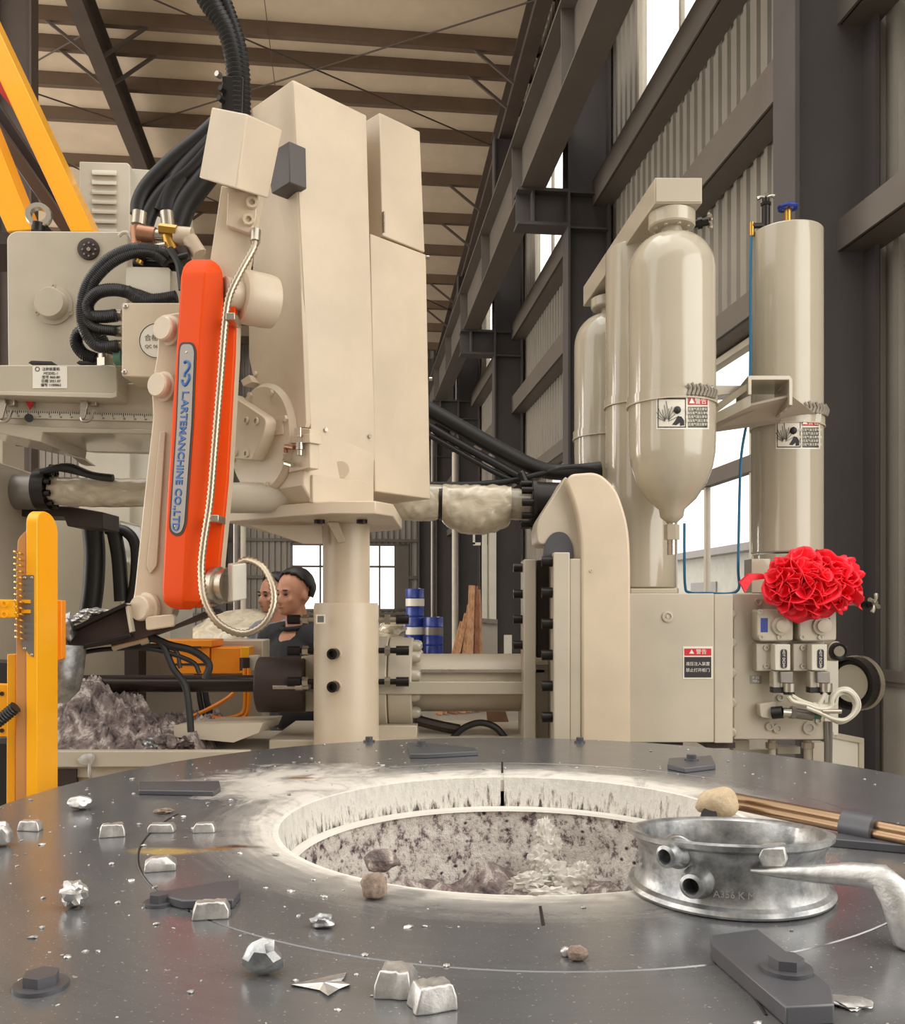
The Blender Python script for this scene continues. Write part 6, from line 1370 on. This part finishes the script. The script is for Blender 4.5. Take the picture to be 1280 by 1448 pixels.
for i, (px, y, s_, lab) in enumerate(((556, 888, (.30, .22, .16), 'crumpled pale plastic sack left of the drums, upper one'), (548, 905, (.34, .24, .2), 'crumpled pale plastic sack left of the drums, lower one'))):
    c_ = W(px, y, 19.2); tag(MB().blob(c_, s_, 40 + i, .35, 2.4, 3).build('plastic_sack', 'film', smooth=60), lab, 'sack', 'plastic sacks by the drums')
tb_ = thing('packing_crate', 'pale wooden crate under the plastic sacks', 'crate', W(552, 940, 19.3)); zc = wz(905, 19.3) - .12
for k in range(4): MB().box((wx(552, 19.3), 18.9, .12 + k * (zc - .06) / 4), (.9, .03, (zc - .06) / 4 - .015)).build('crate_board', 'wood', tb_)
MB().box((wx(552, 19.3), 19.3, zc / 2), (.86, .74, zc - .02)).build('crate_body', 'wood', tb_)
# leaning planks
pls = [(636, 655, 880, .10, 'wood', 'leftmost plank, pale and tilted well over'), (641, 660, 868, .07, 'wood', 'second plank from the left in the leaning bundle'), (648, 660, 880, .16, 'wood2', 'short broad reddish plank low at the front of the bundle'), (656, 668, 856, .15, 'wood', 'broad pale plank left of the tallest one'), (663, 668, 828, .10, 'wood', 'tallest pale plank in the leaning bundle'), (671, 674, 829, .07, 'wood2', 'narrow reddish plank right of the tallest one'), (676, 677, 834, .08, 'wood', 'rightmost pale plank against the column'), (667, 671, 846, .06, 'wood2', 'thin dark plank in the middle of the bundle')]
for i, (xb, xt, yt, wd_, m_, lab) in enumerate(pls):
    Yb = 13.3 + .07 * i; Yt = 14.1 + .03 * i
    b0 = V((wx(xb - (665 - xb) * .5, 13.8), Yb, .012)); b1 = V((wx(xt, 13.9), Yt, wz(yt, Yt)))
    tag(MB().bar(b0, b1, wd_, .025, (0, 1, .4)).build('timber_plank', m_, bevel=.003), lab, 'plank', 'planks leaning by the far column')
# pale door frame and board beyond the planks
df = thing('door_panel', 'pale sheet door frame standing by the far wall columns', 'door panel', W(692, 975, 15.5))
for x0, x1 in ((682, 689), (692, 702)): MB().fp([(x0, 740), (x1, 740), (x1, 876), (x0, 876)], 15.5, .08).build('door_stile', 'white', df, bevel=.005)
MB().fp([(680, 874), (704, 876), (704, 882), (680, 880)], 15.45, .12).build('door_rail', 'plate', df); MB().box((wx(692, 15.55), 15.55, wz(882, 15.5) / 2), (.28, .05, wz(882, 15.5))).build('kick_board', 'plaster', df)
MB().box((wx(686, 15.55), 15.58, wz(740, 15.5) / 2), (.06, .04, wz(740, 15.5))).build('door_post', 'plate', df)
for i, (px, Y, r_, y0, lab, m_) in enumerate(((643, 22.5, .07, 640, 'pale downpipe beside the dark far column', 'frame'), (612, 26, .06, 600, 'thin grey pole in front of the far wall', 'plate'), (334, 9.0, .028, 740, 'thin grey pole, left one of a pair behind the robot wrist', 'plate'), (344, 9.0, .028, 740, 'thin grey pole, right one of a pair behind the robot wrist', 'frame'))):
    tag(MB().cyl((wx(px, Y), Y, 0), (wx(px, Y), Y, wz(y0, Y)), r_, n=12).build('pole', m_), lab, 'pole', 'poles standing in the hall')
eb2 = thing('switch_box', 'small dark switch box with white edging on the far column', 'switch box', W(678, 770, 16.9))
MB().pbox(672, 752, 690, 770, 16.9, .12).build('box_body', 'ink', eb2); MB().pbox(669, 752, 672, 770, 16.85, .1).pbox(669, 767, 680, 771, 16.85, .1).build('box_edge', 'paper', eb2)
tag(MB().fp([(713, 898), (724, 898), (724, 930), (713, 930)], 12.0, .04).build('notice_board', 'white'), 'small white board behind the black plate bolts', 'board')
# pale sacks and machinery seen past the left of the post
bg = thing('covered_machine', 'machine under a pale crumpled cover behind the two people', 'covered machine', W(335, 900, 8.0))
MB().blob(W(340, 905, 8.0) + V((0, 0, -.1)), (.5, .4, .35), 61, .3, 2.2, 3).build('cover_sheet', 'film', bg, smooth=60)
MB().box((wx(335, 8), 8.1, .42), (.9, .6, .84)).build('machine_base', 'cab', bg)

# neighbouring building seen through the low side windows
nbd = thing('neighbour_building', 'pale low building outside the low side windows', 'building', B(14, 14, 0))
bb(MB(), 13, 19, -4, 44, 0, 3.4).build('outer_wall', 'white', nbd)
bb(MB(), 12.5, 19.5, -4.5, 44.5, 3.4, 3.65).build('roof_edge', 'plate', nbd)
for k in range(7): bb(MB(), 12.96, 13.0, 1 + 6 * k, 3.4 + 6 * k, 1.1, 2.5).build('window_opening', 'plate', nbd)
struct(bb(MB(), AW + .3, 26, -6, 50, -.12, -.02).build('ground', 'concrete'))
